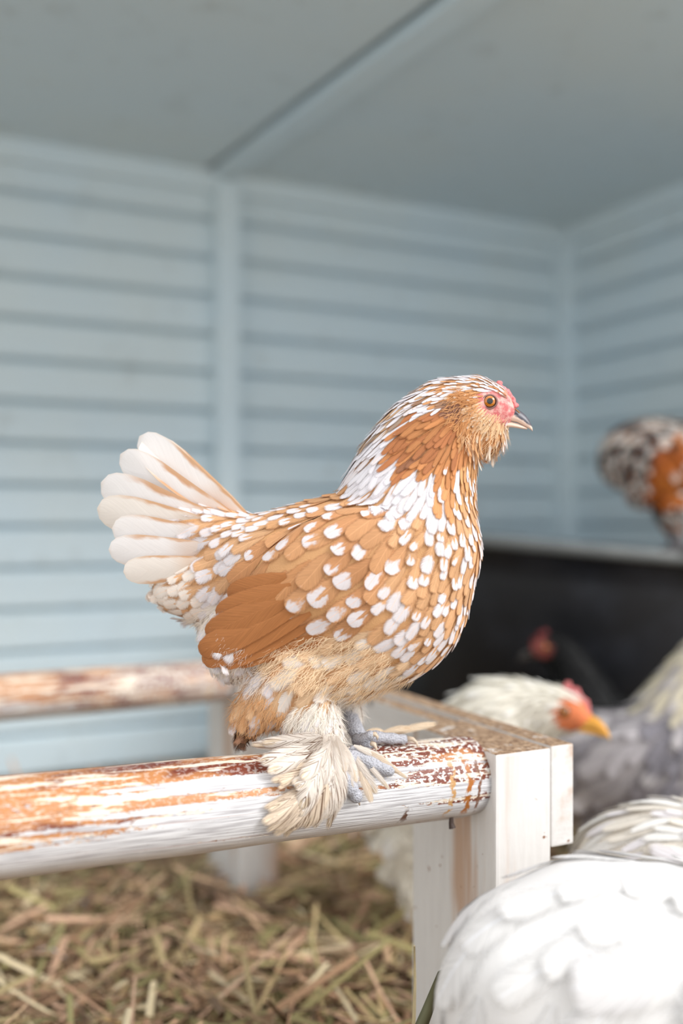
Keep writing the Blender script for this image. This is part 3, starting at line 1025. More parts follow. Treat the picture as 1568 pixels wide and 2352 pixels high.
chains = [
    # torso, tail root to breast: x, y, w, radius, half width
    [(470, 1240, 0, 42, 34), (540, 1285, 0, 86, 80), (640, 1322, 0, 148, 130), (750, 1356, 0, 210, 172), (850, 1350, 0, 230, 184), (925, 1265, 0, 178, 160), (930, 1180, 0, 160, 130), (950, 1100, 0, 140, 106), (982, 1020, 0, 116, 88), (1024, 968, 0, 96, 70), (1085, 934, 0, 68, 53)],
    [(1085, 934, 0, 66, 52), (1120, 935, 0, 54, 44), (1148, 948, 0, 34, 30)],
    [(1080, 970, 0, 58, 48), (1112, 1000, 0, 44, 40)],
    # under-tail fluff
    [(560, 1330, 0, 105, 92), (470, 1345, 0, 90, 62), (408, 1350, 0, 62, 42)],
    [(540, 1255, 0, 78, 60), (450, 1215, 0, 56, 44), (385, 1190, 0, 34, 34)],
    [(600, 1420, 0, 115, 110), (540, 1455, 0, 80, 80), (540, 1500, 0, 62, 76)],
    # full belly and flanks
    [(870, 1440, 0, 132, 150), (790, 1500, 0, 112, 142), (710, 1530, 0, 96, 132), (610, 1520, 0, 72, 112)],
    # near and far thigh
    [(700, 1520, -78, 92, 74), (640, 1580, -86, 66, 54), (585, 1630, -88, 40, 34)],
    [(760, 1520, 78, 92, 74), (720, 1580, 86, 66, 54), (670, 1625, 88, 40, 34)],
    # near shank in its feather sleeve
    [(700, 1580, -80, 66, 52), (725, 1650, -84, 64, 48), (733, 1705, -88, 64, 50), (758, 1755, -92, 46, 38)],
    # far thigh to far shank
    [(770, 1560, 70, 54, 42), (785, 1612, 66, 36, 30), (800, 1652, 62, 30, 26), (806, 1668, 60, 24, 22)],
]
extras = [
    # folded wings
    (765, 1300, -138, 185, 112, 58, math.radians(-30)), (765, 1300, 138, 185, 112, 58, math.radians(-30)),
    (620, 1420, -122, 130, 72, 34, math.radians(-32)), (620, 1420, 122, 130, 72, 34, math.radians(-32)),
]
core = core_mesh('body', chains, extras, 0.0021, 7)


def face_amt(x, y):
    """1 on the bare red skin between eye and beak."""
    d1 = math.hypot((x - 1128) / 44, (y - 936) / 40)
    d2 = math.hypot((x - 1158) / 32, (y - 955) / 30)
    return max(0.0, min(1.0, (1.12 - min(d1, d2)) * 5))


set_skin(core, face_amt)
body = link('body', core, M_CORE_SKIN, hen)


def skip_main(x, y, w):
    if math.hypot((x - 1124) / 31, (y - 932) / 27) < 1: return True       # round the eye
    if math.hypot((x - 1152) / 26, (y - 952) / 27) < 1: return True       # lore
    if x > 1158 and y < 978: return True
    if 1135 < x and 900 < y < 930 and x - 1135 > (y - 900) * 0.2 + 14: return True
    return False


coverts = []
coll, bvh = plumage(core, hen, rng, spangled, dens=1.12, n_cand=60000, skip=skip_main, split=coverts)
for f_ in coverts:
    f_.build('wing_covert', M_QUILL, hen)

# ---- flight feathers of the folded wings: long plain secondaries below the coverts
def wing_flights(side):
    spec = [  # base, tip, width
        ((790, 1440), (610, 1500), 40), ((770, 1420), (560, 1512), 50), ((750, 1404), (520, 1516), 60), ((730, 1390), (486, 1508), 78),
        ((715, 1370), (480, 1484), 86), ((700, 1350), (496, 1446), 84), ((690, 1330), (520, 1404), 80), ((680, 1312), (545, 1362), 74)]
    for i, (a, b, w) in enumerate(spec):
        fe = Feathers()
        pa, pb = LP(*a), LP(*b)
        dv = pb - pa
        L = dv.length
        p0 = pa + dv * 0.3
        h = bvh.ray_cast(Vector((p0.x, side * 0.3, p0.z)), Vector((0, -side, 0)))
        if h[0] is None: continue
        kf = 0.94 + 0.1 * rng.rand()
        col = tuple(v * kf for v in S(180, 118, 70))
        rows = []
        s2 = Vector((-dv.z, 0, dv.x)).normalized()
        for v in VS:
            c = pa + dv * v
            ww = w / PXM * 0.5 * width_at(v, 5.0)
            row = []
            for u in US:
                q = c + s2 * (u * ww)
                hh = bvh.ray_cast(Vector((q.x, side * 0.3, q.z)), Vector((0, -side, 0)))
                yy = hh[0].y if hh[0] is not None else None
                row.append((q, yy))
            rows.append(row)
        ys = [r[2][1] for r in rows if r[2][1] is not None]
        base_y = ys[0] if ys else side * 0.03
        out_rows = []
        lasty = base_y
        for v, row in zip(VS, rows):
            ymid = row[2][1] if row[2][1] is not None else lasty
            ymid = side * max(side * ymid, side * lasty - 0.0022)
            lasty = ymid
            off = side * (-0.0004 + 0.00025 * i + 0.0030 * v)
            out_rows.append([Vector((q.x, ymid + off - side * 0.0008 * (u * u), q.z)) for (q, _), u in zip(row, US)])
        fe.add_grid(out_rows, col, WHITE, 0.0 if i not in (5, 6) else 0.14, rng.rand(), 0.0)
        fe.build('wing_feather', M_FLIGHT, hen)


M_FLIGHT = mat_feather('flight_feather', 0.12, 0.12, 0.12, 0.06)
wing_flights(-1)
wing_flights(1)

# ---- tail fan
def tail_fan():
    spec = [  # base, tip, width, sideways offset base/tip
        ((565, 1192), (314, 1000), 116, -6, -8), ((550, 1200), (272, 1042), 112, -14, -18), ((545, 1215), (230, 1108), 128, -22, -30), ((535, 1225), (224, 1168), 118, -30, -40),
        ((520, 1240), (262, 1214), 104, -36, -50), ((505, 1262), (256, 1262), 96, -42, -56), ((495, 1290), (292, 1312), 84, -46, -62)]
    for side in (1, -1):
        for i, (a, b, w, w0, w1) in enumerate(spec):
            if side < 0 and i == 0: w0, w1 = -2, 3
            fe = Feathers()
            pa = LP(a[0], a[1], w0 * side); pb = LP(b[0], b[1], w1 * side)
            if side < 0: pb = pb + LP(OX + 8, OY + 6)
            dv = pb - pa
            up = Vector((0, 0, 1))
            bow = up * (dv.length * (0.05 if i < 3 else 0.02)) * -1
            pts = [pa + dv * t + bow * (4 * t * (1 - t)) for t in (0, .2, .4, .6, .8, 1)]
            sdv = Vector((-dv.z, 0.35 * side * dv.length, dv.x)).normalized()
            base = S(247, 244, 243) if rng.rand() < 0.8 else S(243, 236, 228)
            fe.free(pts, sdv, w / PXM, 7.0, base, WHITE, 0.8, rng.rand(), 0.0, 0.09 * (1 if side > 0 else -1))
            # the lower web is washed with ginger
            o = fe.build('tail_feather', M_TAIL, hen)


def mat_tail():
    N = Nodes('white_tail_feather')
    uv = N.n('ShaderNodeUVMap').outputs[0]
    x, y, _ = N.sep(uv)
    par = N.attr('fpar', 'Vector')
    spot, rnd, bar = N.sep(par)
    r100 = N.math('MULTIPLY', rnd, 97.0)
    aU = N.math('ABSOLUTE', N.math('MULTIPLY', N.math('SUBTRACT', x, 0.5), 2.0))
    barb = N.noise(N.xyz(N.math('MULTIPLY', x, 1.5), N.math('MULTIPLY', N.math('SUBTRACT', y, N.math('MULTIPLY', aU, 0.25)), 60.0), r100), 1.0, 3, 0.65)
    bl = N.noise(N.xyz(N.math('MULTIPLY', x, 2.2), N.math('MULTIPLY', y, 2.5), r100), 1.0, 3, 0.6)
    base = N.attr('basecol', 'Color')
    sh = N.math('ADD', 0.9, N.math('MULTIPLY', barb, 0.18))
    c = N.mix(1.0, base, N.xyz(sh, sh, sh), 'MULTIPLY')
    e = N.step(N.math('ADD', N.math('MULTIPLY', aU, 0.8), N.math('MULTIPLY', N.math('SUBTRACT', bl, 0.5), 0.9)), 0.60, 0.80)
    e = N.math('MULTIPLY', e, N.step(y, 0.92, 0.66))
    c = N.mix(N.math('MULTIPLY', e, 0.85), c, S(210, 152, 96))
    rim = N.math('MULTIPLY', N.step(N.math('MAXIMUM', aU, N.math('SUBTRACT', N.math('MULTIPLY', y, 6.0), 5.0)), 0.8, 1.0), 0.22)
    c = N.mix(rim, c, S(226, 200, 168))
    lo = N.math('MULTIPLY', N.step(y, 0.5, 0.25), 0.35)
    c = N.mix(lo, c, S(216, 168, 120))
    tr = N.n('ShaderNodeBsdfTranslucent'); N.put(tr.inputs[0], c)
    N.set(c, 0.55, **{'Specular IOR Level': 0.25})
    N.bump(barb, 0.2, 0.0005)
    mx = N.n('ShaderNodeMixShader'); N.put(mx.inputs[0], 0.2)
    N.t.links.new(N.bsdf.outputs[0], mx.inputs[1]); N.t.links.new(tr.outputs[0], mx.inputs[2])
    N.t.links.new(mx.outputs[0], N.out.inputs[0])
    return N.m


M_TAIL = mat_tail()
tail_fan()

# ---- eye, comb, beak
def on_side(x, y, side=-1, out=0.0):
    q = LP(x, y)
    h = bvh.ray_cast(Vector((q.x, side * 0.3, q.z)), Vector((0, -side, 0)))
    return (h[0] if h[0] is not None else q) + Vector((0, side * out / PXM, 0))


M_EYE = mat_eye(S(214, 128, 26))
M_LID = plain('eyelid_skin', S(150, 110, 104), 0.5, 0.2, 500)
for side in (-1, 1):
    bm = bmesh.new()
    bmesh.ops.create_uvsphere(bm, u_segments=24, v_segments=16, radius=1.0)
    for v in bm.verts: v.co = Vector((v.co.x * 15.5 / PXM, v.co.y * 12 / PXM, v.co.z * 15 / PXM))
    e = link('eye', bm_mesh('eye', bm, True), M_EYE, hen)
    e.location = on_side(1118, 930, side, -3.0)
    ring = [Vector((math.cos(a) * 16.5 / PXM, side * (4.0 + 1.2 * math.cos(2 * a)) / PXM, math.sin(a) * (14.8 if math.sin(a) > 0 else 15.5) / PXM)) for a in [2 * math.pi * k / 28 for k in range(29)]]
    V, Fc = tube(ring, [2.3 / PXM] * 29, 8, False)
    l = link('eyelid', mesh('eyelid', V, Fc, True), M_LID, hen)
    l.location = e.location

cb = []
for i in range(17):
    t = i / 16
    x = 1139 + 40 * t ** 0.9 + 0; y = 886 + 48 * t ** 1.15
    for w in (-9, 0, 9):
        cb.append((x + rng.uniform(-2, 5) - abs(w) * 0.4, y + rng.uniform(-5, 2) + abs(w) * 0.25, w, rng.uniform(3.4, 6.2), 1.0, 1.0))
comb = link('comb', knob_mesh('comb', cb, 0.0005, 1), M_COMB, hen)
comb['label'] = 'low red knobbly comb'
wt = link('wattle', knob_mesh('wattle', [(1147, 971, w * 24, 6, 1.1, 0.8) for w in (-1, 1)] + [(1143 + k * 2.5, 976 - k, w * (24 - k), 3.5, 1, .8) for w in (-1, 1) for k in range(4)], 0.0006, 2), M_COMB, hen)

M_BEAK = mat_beak(S(70, 68, 78), S(232, 204, 186))
up_line = [(1140, 944, 970, 25, .15), (1152, 942, 971, 23, .3), (1163, 940, 970, 20.5, .5), (1173, 938, 971, 18, .72), (1183, 942, 973, 16, .9), (1193, 948, 978, 13.5, 1), (1202, 956, 983, 11, 1), (1210, 966, 987, 8.5, .9), (1215, 976, 990, 6, .55), (1217.5, 985, 993, 3.2, .2), (1218, 991, 995, 1.2, .0)]
lo_line = [(1140, 967, 983, 20, 0), (1155, 969, 984, 17, 0), (1170, 971, 984, 14, 0), (1185, 975, 986, 11, 0), (1198, 981, 988, 8, 0), (1206, 985, 989, 4, 0)]
beak = link('beak', beak_mesh('beak', up_line), M_BEAK, hen)
link('lower_mandible', beak_mesh('lower_mandible', lo_line), M_BEAK, beak)
for side in (-1, 1):
    no = knob_mesh('nostril', [(1178 + k * 2.2, 944 + k * 2.0, side * (15.5 - k * 0.5), 2.6, .7, .7) for k in range(5)], 0.0004, 1)
    link('nostril', no, plain('nostril_horn', S(150, 112, 70), 0.5, .3, 600), beak)

# ---- legs and toes
def to_local(v): return HINV @ v


def toe(parent, pts, r0, r1, claw, cr=0.0019):
    """pts: world points along the toe; claw: world points of the claw."""
    L = [to_local(p) for p in pts]
    n = len(L)
    fine, rad = [], []
    for i in range(n - 1):
        for k in range(4):
            t = (i + k / 4) / (n - 1)
            fine.append(L[i].lerp(L[i + 1], k / 4))
            rad.append((r0 + (r1 - r0) * t) * (1 + 0.10 * math.cos(t * math.pi * 6)))
    fine.append(L[-1]); rad.append(r1)
    dl = (L[-1] - L[-2]).normalized()
    fine += [L[-1] + dl * r1 * 0.6, L[-1] + dl * r1 * 0.95]; rad += [r1 * 0.75, r1 * 0.2]
    V, Fc = tube(fine, rad, 10)
    o = link('toe', mesh('toe', V, Fc, True), M_TOE, parent)
    cl = [to_local(p) for p in claw]
    V, Fc = tube(cl, [cr * (1 - 0.85 * i / (len(cl) - 1)) for i in range(len(cl))], 8)
    link('claw', mesh('claw', V, Fc, True), M_CLAW, o)
    return o


def onp(px, py, e):
    """World point on the near pole under a pixel, lifted by e."""
    return P(px, py, pole_depth(px, py, extra=e))


# far leg: bare slate shank below a feathered sleeve, gripping the pole further along
D2 = 0.6
far_ankle = P(826, 1694, 0.598)
far_top = P(788, 1600, 0.618)
sh = [to_local(far_top), to_local(P(800, 1640, 0.613)), to_local(P(812, 1668, 0.606)), to_local(far_ankle)]
V, Fc = tube(sh, [0.0058, 0.0052, 0.0052, 0.0046], 12)
link('far_shank', mesh('far_shank', V, Fc, True), M_TOE, hen)
for ob in [o for o in hen.children if o.name.startswith('far_shank')]:
    ob.name = 'shank'
toe(hen, [P(826, 1694, .598), P(862, 1692, .600), P(900, 1696, .603), P(928, 1698, .606)], 0.0040, 0.0029, [P(934, 1697, .606), P(948, 1698, .605), P(956, 1705, .604), P(960, 1716, .603)])
toe(hen, [P(820, 1700, .592), P(838, 1697, .585), P(850, 1688, .582)], 0.0038, 0.0028, [P(852, 1688, .582), P(862, 1686, .581), P(867, 1693, .580), P(866, 1700, .580)])
toe(hen, [P(830, 1706, .590), P(842, 1708, .585), P(850, 1710, .583)], 0.0036, 0.0028, [P(852, 1708, .582), P(860, 1710, .581), P(864, 1720, .580), P(862, 1729, .580)])
# near foot, mostly under its feathers
n_ank = P(770, 1766, 0.566)
V, Fc = tube([to_local(P(742, 1690, .575)), to_local(P(757, 1730, .570)), to_local(n_ank)], [0.006, 0.0055, 0.0055], 12)
link('shank', mesh('shank', V, Fc, True), M_TOE, hen)
toe(hen, [n_ank, onp(812, 1732, .004), onp(850, 1752, .003), onp(892, 1768, .003)], 0.0052, 0.0042, [onp(890, 1768, .003), onp(902, 1770, .003), onp(910, 1776, .001)])
toe(hen, [n_ank, onp(790, 1790, .004), onp(806, 1812, .003), onp(818, 1830, .003)], 0.005, 0.004, [onp(816, 1828, .003), onp(824, 1840, .003), onp(826, 1850, .001)])
toe(hen, [n_ank, onp(756, 1800, .005), onp(748, 1826, .004), onp(742, 1846, .004)], 0.005, 0.004, [onp(742, 1844, .004), onp(740, 1856, .004), onp(740, 1866, .002)])


def foot_feathers():
    spec = [  # pixel base, bend, tip, width px, extra height over pole, bar, cream/tan
        ((735, 1690), (680, 1702), (598, 1708), 46, .020, .9, 0), ((740, 1700), (672, 1728), (596, 1752), 56, .018, 1, 0), ((738, 1712), (690, 1755), (612, 1772), 56, .014, 1, 0),
        ((745, 1720), (700, 1780), (640, 1800), 50, .010, 1, 1), ((742, 1740), (720, 1790), (676, 1812), 46, .014, .8, 0), ((760, 1700), (740, 1750), (690, 1790), 60, .022, .8, 0),
        ((745, 1770), (690, 1830), (612, 1862), 40, .004, 1, 1), ((750, 1775), (690, 1850), (600, 1893), 52, .006, .7, 1), ((755, 1780), (705, 1860), (630, 1905), 58, .008, .8, 1),
        ((758, 1776), (722, 1850), (662, 1908), 64, .010, 1, 1), ((762, 1772), (740, 1840), (690, 1902), 70, .012, 1, 1), ((742, 1760), (712, 1800), (690, 1860), 64, .013, 1, 0), ((768, 1770), (760, 1830), (716, 1896), 62, .014, 1, 0),
        ((775, 1765), (778, 1820), (738, 1884), 58, .012, 1, 0), ((782, 1745), (792, 1800), (768, 1868), 54, .010, .8, 0), ((760, 1690), (772, 1750), (776, 1830), 44, .018, .2, 0), ((745, 1690), (755, 1760), (758, 1840), 44, .019, .1, 0),
        ((790, 1720), (800, 1770), (806, 1822), 34, .010, .1, 0), ((794, 1716), (812, 1756), (818, 1800), 30, .009, .0, 0),
        ((800, 1716), (832, 1770), (866, 1826), 40, .007, .3, 0), ((806, 1720), (838, 1790), (854, 1846), 34, .005, .2, 1), ((808, 1714), (850, 1760), (896, 1816), 22, .006, .1, 0),
        ((820, 1714), (866, 1738), (918, 1776), 26, .010, .3, 1), ((826, 1712), (880, 1750), (938, 1790), 18, .007, .4, 1), ((812, 1712), (846, 1728), (884, 1744), 28, .012, .2, 0),
        ((780, 1700), (800, 1740), (815, 1790), 36, .016, .0, 0), ((772, 1690), (786, 1730), (792, 1776), 40, .020, .0, 0),
    ]
    more = []
    for (a, m, b, w, e, bar, tan) in spec[:17]:
        for q in range(2):
            j = lambda t, k: (t[0] + rng.normal(0, k), t[1] + rng.normal(0, k))
            more.append((j(a, 8), j(m, 12), j(b, 16), w * rng.uniform(.5, .8), e * rng.uniform(.7, 1.05), bar, tan))
    spec = spec + more
    for (a, m, b, w, e, bar, tan) in spec:
        fe = Feathers()
        pw = []
        for t in (0, .25, .5, .75, 1):
            x = (1 - t) ** 2 * a[0] + 2 * t * (1 - t) * m[0] + t * t * b[0]
            y = (1 - t) ** 2 * a[1] + 2 * t * (1 - t) * m[1] + t * t * b[1]
            dn = min(pole_depth(x, y), 0.577 if x < 800 else 0.585)
            dep = dn - e * (1 - 0.55 * t) - 0.002
            pw.append(to_local(P(x, y, dep)))
        dv = pw[-1] - pw[0]
        sd = Vector((-dv.z, 0.25 * dv.length * rng.uniform(-1, 1), dv.x)).normalized()
        col = S(245, 234, 222) if not tan else S(235, 215, 192)
        kf = rng.uniform(0.90, 1.02)
        col = tuple(v * kf for v in col)
        fe.free(pw, sd, w * 0.6 / PXM * 1.55, 4.0, col, S(236, 216, 188), 0.3, rng.rand(), bar, 0.2)
        fe.build('foot_feather', M_FOOTF, hen)
    # the far foot's few outer feathers
    for (a, b, w, dp) in (((868, 1688), (946, 1672), 20, .612), ((890, 1690), (1004, 1662), 22, .618), ((842, 1680), (886, 1684), 18, .61)):
        fe = Feathers()
        pa, pb = to_local(P(a[0], a[1], dp)), to_local(P(b[0], b[1], dp + .006))
        pts = [pa.lerp(pb, t) + Vector((0, 0, .0012 * math.sin(t * 3.1))) for t in (0, .25, .5, .75, 1)]
        dv = pb - pa
        fe.free(pts, Vector((-dv.z, .01, dv.x)).normalized(), w / PXM * 1.4, 3.0, S(228, 206, 178), S(214, 186, 152), .3, rng.rand(), .3, .2)
        fe.build('foot_feather', M_FOOTF, hen)


M_FOOTF = mat_feather('foot_feather_vane', 0.85, 0.2, 0.4)
foot_feathers()

# ---- down: fine loose strands where the plumage is fluffy
def down(bvh_, core_, rng_, zones, n, name, parent, colour, Lr=(14, 34)):
    pts = surface_samples(core_, n, rng_)
    V, Fc, Bc = [], [], []
    for p in pts:
        x, y = p[0] * PXM + OX, OY - p[2] * PXM
        hitz = None
        for (cx, cy, rx, ry, colr) in zones:
            if ((x - cx) / rx) ** 2 + ((y - cy) / ry) ** 2 < 1: hitz = colr
        if hitz is None: continue
        d, lw, _ = field(x, y)
        h = bvh_.find_nearest(Vector(p))
        nrm = h[1]
        dv = Vector((d[0] + rng_.normal(0, .35), rng_.normal(0, .35), -d[1] + rng_.normal(0, .35)))
        dv = (dv - nrm * dv.dot(nrm)).normalized()
        L = rng_.uniform(*Lr) / PXM
        s = nrm.cross(dv)
        w = 0.55 / PXM * rng_.uniform(.7, 1.5)
        b0 = len(V)
        for j in range(5):
            t = j / 4
            c = Vector(p) + nrm * (0.0018 + t * L * 0.36) + dv * (L * t) + s * (rng_.normal(0, .05) * L * t)
            ww = w * (1 - 0.85 * t)
            V += [c - s * ww, c + s * ww]
        for j in range(4):
            a = b0 + 2 * j
            Fc.append((a, a + 1, a + 3, a + 2))
        kd = rng_.uniform(.85, 1.1)
        cc = tuple(v * kd for v in hitz)
        Bc += [(*cc, 1)] * 10
    me = mesh(name, V, Fc, True)
    at = me.color_attributes.new('basecol', 'FLOAT_COLOR', 'POINT')
    at.data.foreach_set('color', np.array(Bc, dtype=np.float32).ravel())
    o = link(name, me, M_STRAND, parent)
    o['kind'] = 'stuff'
    return o


def mat_strand():
    N = Nodes('down_strand')
    c = N.attr('basecol', 'Color')
    tr = N.n('ShaderNodeBsdfTranslucent'); N.put(tr.inputs[0], c)
    N.set(c, 0.7)
    mx = N.n('ShaderNodeMixShader'); N.put(mx.inputs[0], .3)
    N.t.links.new(N.bsdf.outputs[0], mx.inputs[1]); N.t.links.new(tr.outputs[0], mx.inputs[2])
    N.t.links.new(mx.outputs[0], N.out.inputs[0])
    return N.m


M_STRAND = mat_strand()
down(bvh, core, rng, [(500, 1480, 70, 90, S(244, 234, 222)), (560, 1530, 90, 45, S(240, 224, 208)), (590, 1650, 90, 80, S(220, 172, 122)), (548, 1690, 60, 40, S(140, 104, 74)),
                      (735, 1690, 85, 100, S(246, 238, 226)), (1110, 1000, 60, 50, S(238, 204, 162)), (1060, 950, 40, 50, S(216, 160, 104)), (760, 1500, 140, 60, S(248, 224, 190)), (850, 1560, 100, 40, S(246, 220, 184)), (790, 1630, 40, 50, S(244, 236, 226)),
                      (540, 1500, 75, 60, S(244, 234, 222))], 40000, 'down', hen, None)

for cls, nm, mt in (('f', 'plumage', M_FEATHER), ('d', 'soft_plumage', M_DOWN), ('q', 'wing_coverts', M_QUILL)):
    if coll[cls].V:
        o = coll[cls].build(nm, mt, hen)
        o['kind'] = 'stuff'


# ------------------------------------------------------------------ the other hens
def bend_chain(ch, i0, dx, dy, s=1.0):
    out = []
    n = len(ch)
    for i, q in enumerate(ch):
        t = max(0.0, (i - i0) / (n - 1 - i0))
        t = t * t * (3 - 2 * t) if t < 1 else 1
        out.append((q[0] + dx * t, q[1] + dy * t, q[2], q[3], q[4]))
    return out


def other_hen(name, label, anchor_px, anchor_world, yaw, scale, palette, seed, head=(0, 0), tail=None, face=S(206, 90, 84), beakc=(S(214, 160, 70), S(230, 180, 96)), leg=S(214, 190, 150),
              dens=0.72, size=1.5, tail_len=1.0, tail_lift=0.0, round_rump=False, floor_z=None, iris=S(180, 100, 40), thick=0.003, group=None, combm=None, wscale=1.0):
    """A bantam hen built on the same frame; anchor_px (pattern point) is put at anchor_world."""
    g = np.random.RandomState(seed)
    hx, hy = head
    main = [(500, 1270, 0, 60, 52), (560, 1300, 0, 108, 96), (650, 1340, 0, 160, 140), (750, 1370, 0, 200, 172), (850, 1360, 0, 215, 180), (925, 1285, 0, 180, 160), (945, 1190, 0, 145, 124), (968, 1100, 0, 108, 92), (995, 1020, 0, 84, 72), (1035, 965, 0, 70, 60), (1085, 934, 0, 60, 50)]
    if round_rump:
        main = [(470, 1330, 0, 130, 110), (520, 1300, 0, 175, 140), (600, 1300, 0, 205, 165), (720, 1330, 0, 225, 185), (840, 1350, 0, 225, 185)] + main[5:]
    main = bend_chain(main, 5 if not round_rump else 5, hx, hy)
    hcx, hcy = 1085 + hx, 934 + hy
    ch = [main, [(hcx, hcy, 0, 60, 50), (hcx + 35, hcy + 4, 0, 46, 40), (hcx + 58, hcy + 14, 0, 30, 26)],
          [(620, 1430, 0, 130, 120), (570, 1480, 0, 90, 88)],
          [(720, 1530, -78, 90, 70), (710, 1610, -80, 52, 46), (735, 1690, -80, 30, 28)],
          [(720, 1530, 78, 90, 70), (710, 1610, 80, 52, 46), (735, 1690, 80, 30, 28)]]
    ex = [(745, 1320, s * 128, 185, 115, 60, math.radians(-28)) for s in (-1, 1)]
    cr = core_mesh('body', ch, ex, 0.0032, 6)
    set_skin(cr, lambda x, y: max(0.0, min(1.0, (1.15 - math.hypot((x - hcx - 42) / 46, (y - hcy - 6) / 46)) * 4)))
    root = empty(name, (0, 0, 0), yaw)
    Rm = Matrix.Rotation(yaw, 4, 'Z') @ Matrix.Scale(scale, 4)
    loc = Vector(anchor_world) - (Rm @ LP(*anchor_px))
    foot_y = 1800.0
    if floor_z is not None:
        loc.z = floor_z + (foot_y - OY) / PXM * scale
    root.location = loc
    root.scale = (scale,) * 3
    tag(root, label, 'hen', group)
    body_c = palette('thigh', g, 700, 1500)[0]
    link('body', cr, mat_hen_skin(name + '_skin', body_c, face), root)
    def skip(x, y, w):
        return math.hypot((x - hcx - 42) / 38, (y - hcy - 6) / 36) < 1
    def warp(x, y):
        # pattern flow of the head follows the lowered or raised head
        t = max(0.0, min(1.0, (x - 900) / 180.0)) if (x > 900 and y < 1280 + hy) else 0.0
        return x - hx * t, y - hy * t
    flow = None
    if round_rump:
        def flow(x, y, d):
            t = max(0.0, min(1.0, (860 - x) / 160.0))
            rx, ry = x - 660, y - 1340
            n_ = math.hypot(rx, ry) + 1e-6
            return d * (1 - t) + np.array((ry / n_ - 0.25, -rx / n_)) * t
    cl, bv = plumage(cr, root, g, palette, dens=dens, spread=False, wscale=wscale, flow=flow, wrap=round_rump, n_cand=16000, skip=skip, warp=warp, size=size, thick=thick)
    fs = cl['f']
    for k in ('d', 'q'):
        off = len(fs.V)
        fs.V += cl[k].V; fs.UV += cl[k].UV; fs.B += cl[k].B; fs.T += cl[k].T; fs.Pm += cl[k].Pm
        fs.F += [tuple(i + off for i in f) for f in cl[k].F]
    o = fs.build('plumage', M_FEATHER, root)
    o['kind'] = 'stuff'
    # tail
    if not round_rump:
        tl = tail_len
        for s in (-1, 1):
            for i in range(6):
                an = math.radians(150 + i * 11 - tail_lift)
                pa = LP(520, 1240 + i * 8, s * (8 + i * 6))
                L = (300 - i * 18) * tl
                pb = LP(520 + math.cos(an) * L, 1240 + i * 8 - math.sin(an) * L, s * (10 + i * 16))
                dv = pb - pa
                fe = Feathers()
                col, tp, sp, _, _ = palette('rump', g, 500, 1250)
                fe.free([pa + dv * t for t in (0, .25, .5, .75, 1)], Vector((-dv.z, .35 * s * dv.length, dv.x)).normalized(), 76 / PXM, 7.0, col, tp, sp, g.rand(), 0, .15)
                fe.build('tail_feather', M_QUILL, root)
    # head furniture
    for s in (-1, 1):
        q = LP(hcx + 28, hcy - 4)
        h = bv.ray_cast(Vector((q.x, s * .3, q.z)), Vector((0, -s, 0)))
        bm = bmesh.new()
        bmesh.ops.create_uvsphere(bm, u_segments=16, v_segments=10, radius=15 / PXM)
        e = link('eye', bm_mesh('eye', bm, True), M_EYE, root)
        e.location = (h[0] if h[0] is not None else q) - Vector((0, s * 5 / PXM, 0))
    cb = []
    for i in range(9):
        t = i / 8
        hgt = 8 + 16 * abs(math.sin(t * 3.14 * 2.5))
        for k in range(3):
            cb.append((hcx + 8 + 66 * t, hcy - 54 + 46 * t * t - hgt * k / 2.2, 0, 9 - k * 1.5, 1.0, 0.7))
    link('comb', knob_mesh('comb', cb, 0.0011, 2), combm or M_COMB, root)
    dx, dy = hx, hy
    mb = mat_beak(*beakc)
    bk = link('beak', beak_mesh('beak', [(x + dx, a + dy, b + dy, w, r) for (x, a, b, w, r) in up_line]), mb, root)
    link('lower_mandible', beak_mesh('lower_mandible', [(x + dx, a + dy, b + dy, w, r) for (x, a, b, w, r) in lo_line]), mb, bk)
    # legs
    ml = plain(name + '_leg_scales', leg, 0.6, 0.15, 300)
    for s in (-1, 1):
        V, Fc = tube([LP(720, 1640, s * 80), LP(745, 1720, s * 82), LP(755, 1788, s * 84)], [26 / PXM, 20 / PXM, 20 / PXM], 10)
        lg = link('leg', mesh('leg', V, Fc, True), ml, root)
        for (tx, tw) in ((150, 0), (110, 70), (110, -70), (-70, 20)):
            V, Fc = tube([LP(755, 1786, s * 84), LP(755 + tx * .5, 1786, s * 84 + tw * .5), LP(755 + tx, 1795, s * 84 + tw)], [18 / PXM, 14 / PXM, 6 / PXM], 8)
            link('toe', mesh('toe', V, Fc, True), ml, lg)
    return root


def pal(base, tip=None, spot=0.0, prob=0.0, var=0.06, cls='f', neck=None):
    def f(zone, g, x, y):
        b = base
        if neck is not None and (zone in ('crown', 'nape', 'brow', 'throat', 'cheek', 'ear', 'cheekbrown') or zone.startswith('hack') or zone.startswith('beard')):
            b = neck
        if isinstance(b, list): b = b[g.randint(len(b))]
        j = g.uniform(1 - var, 1 + var)
        return tuple(min(.96, v * j) for v in b), (tip or b), (spot if g.rand() < prob else 0.0), cls, 0
    return f


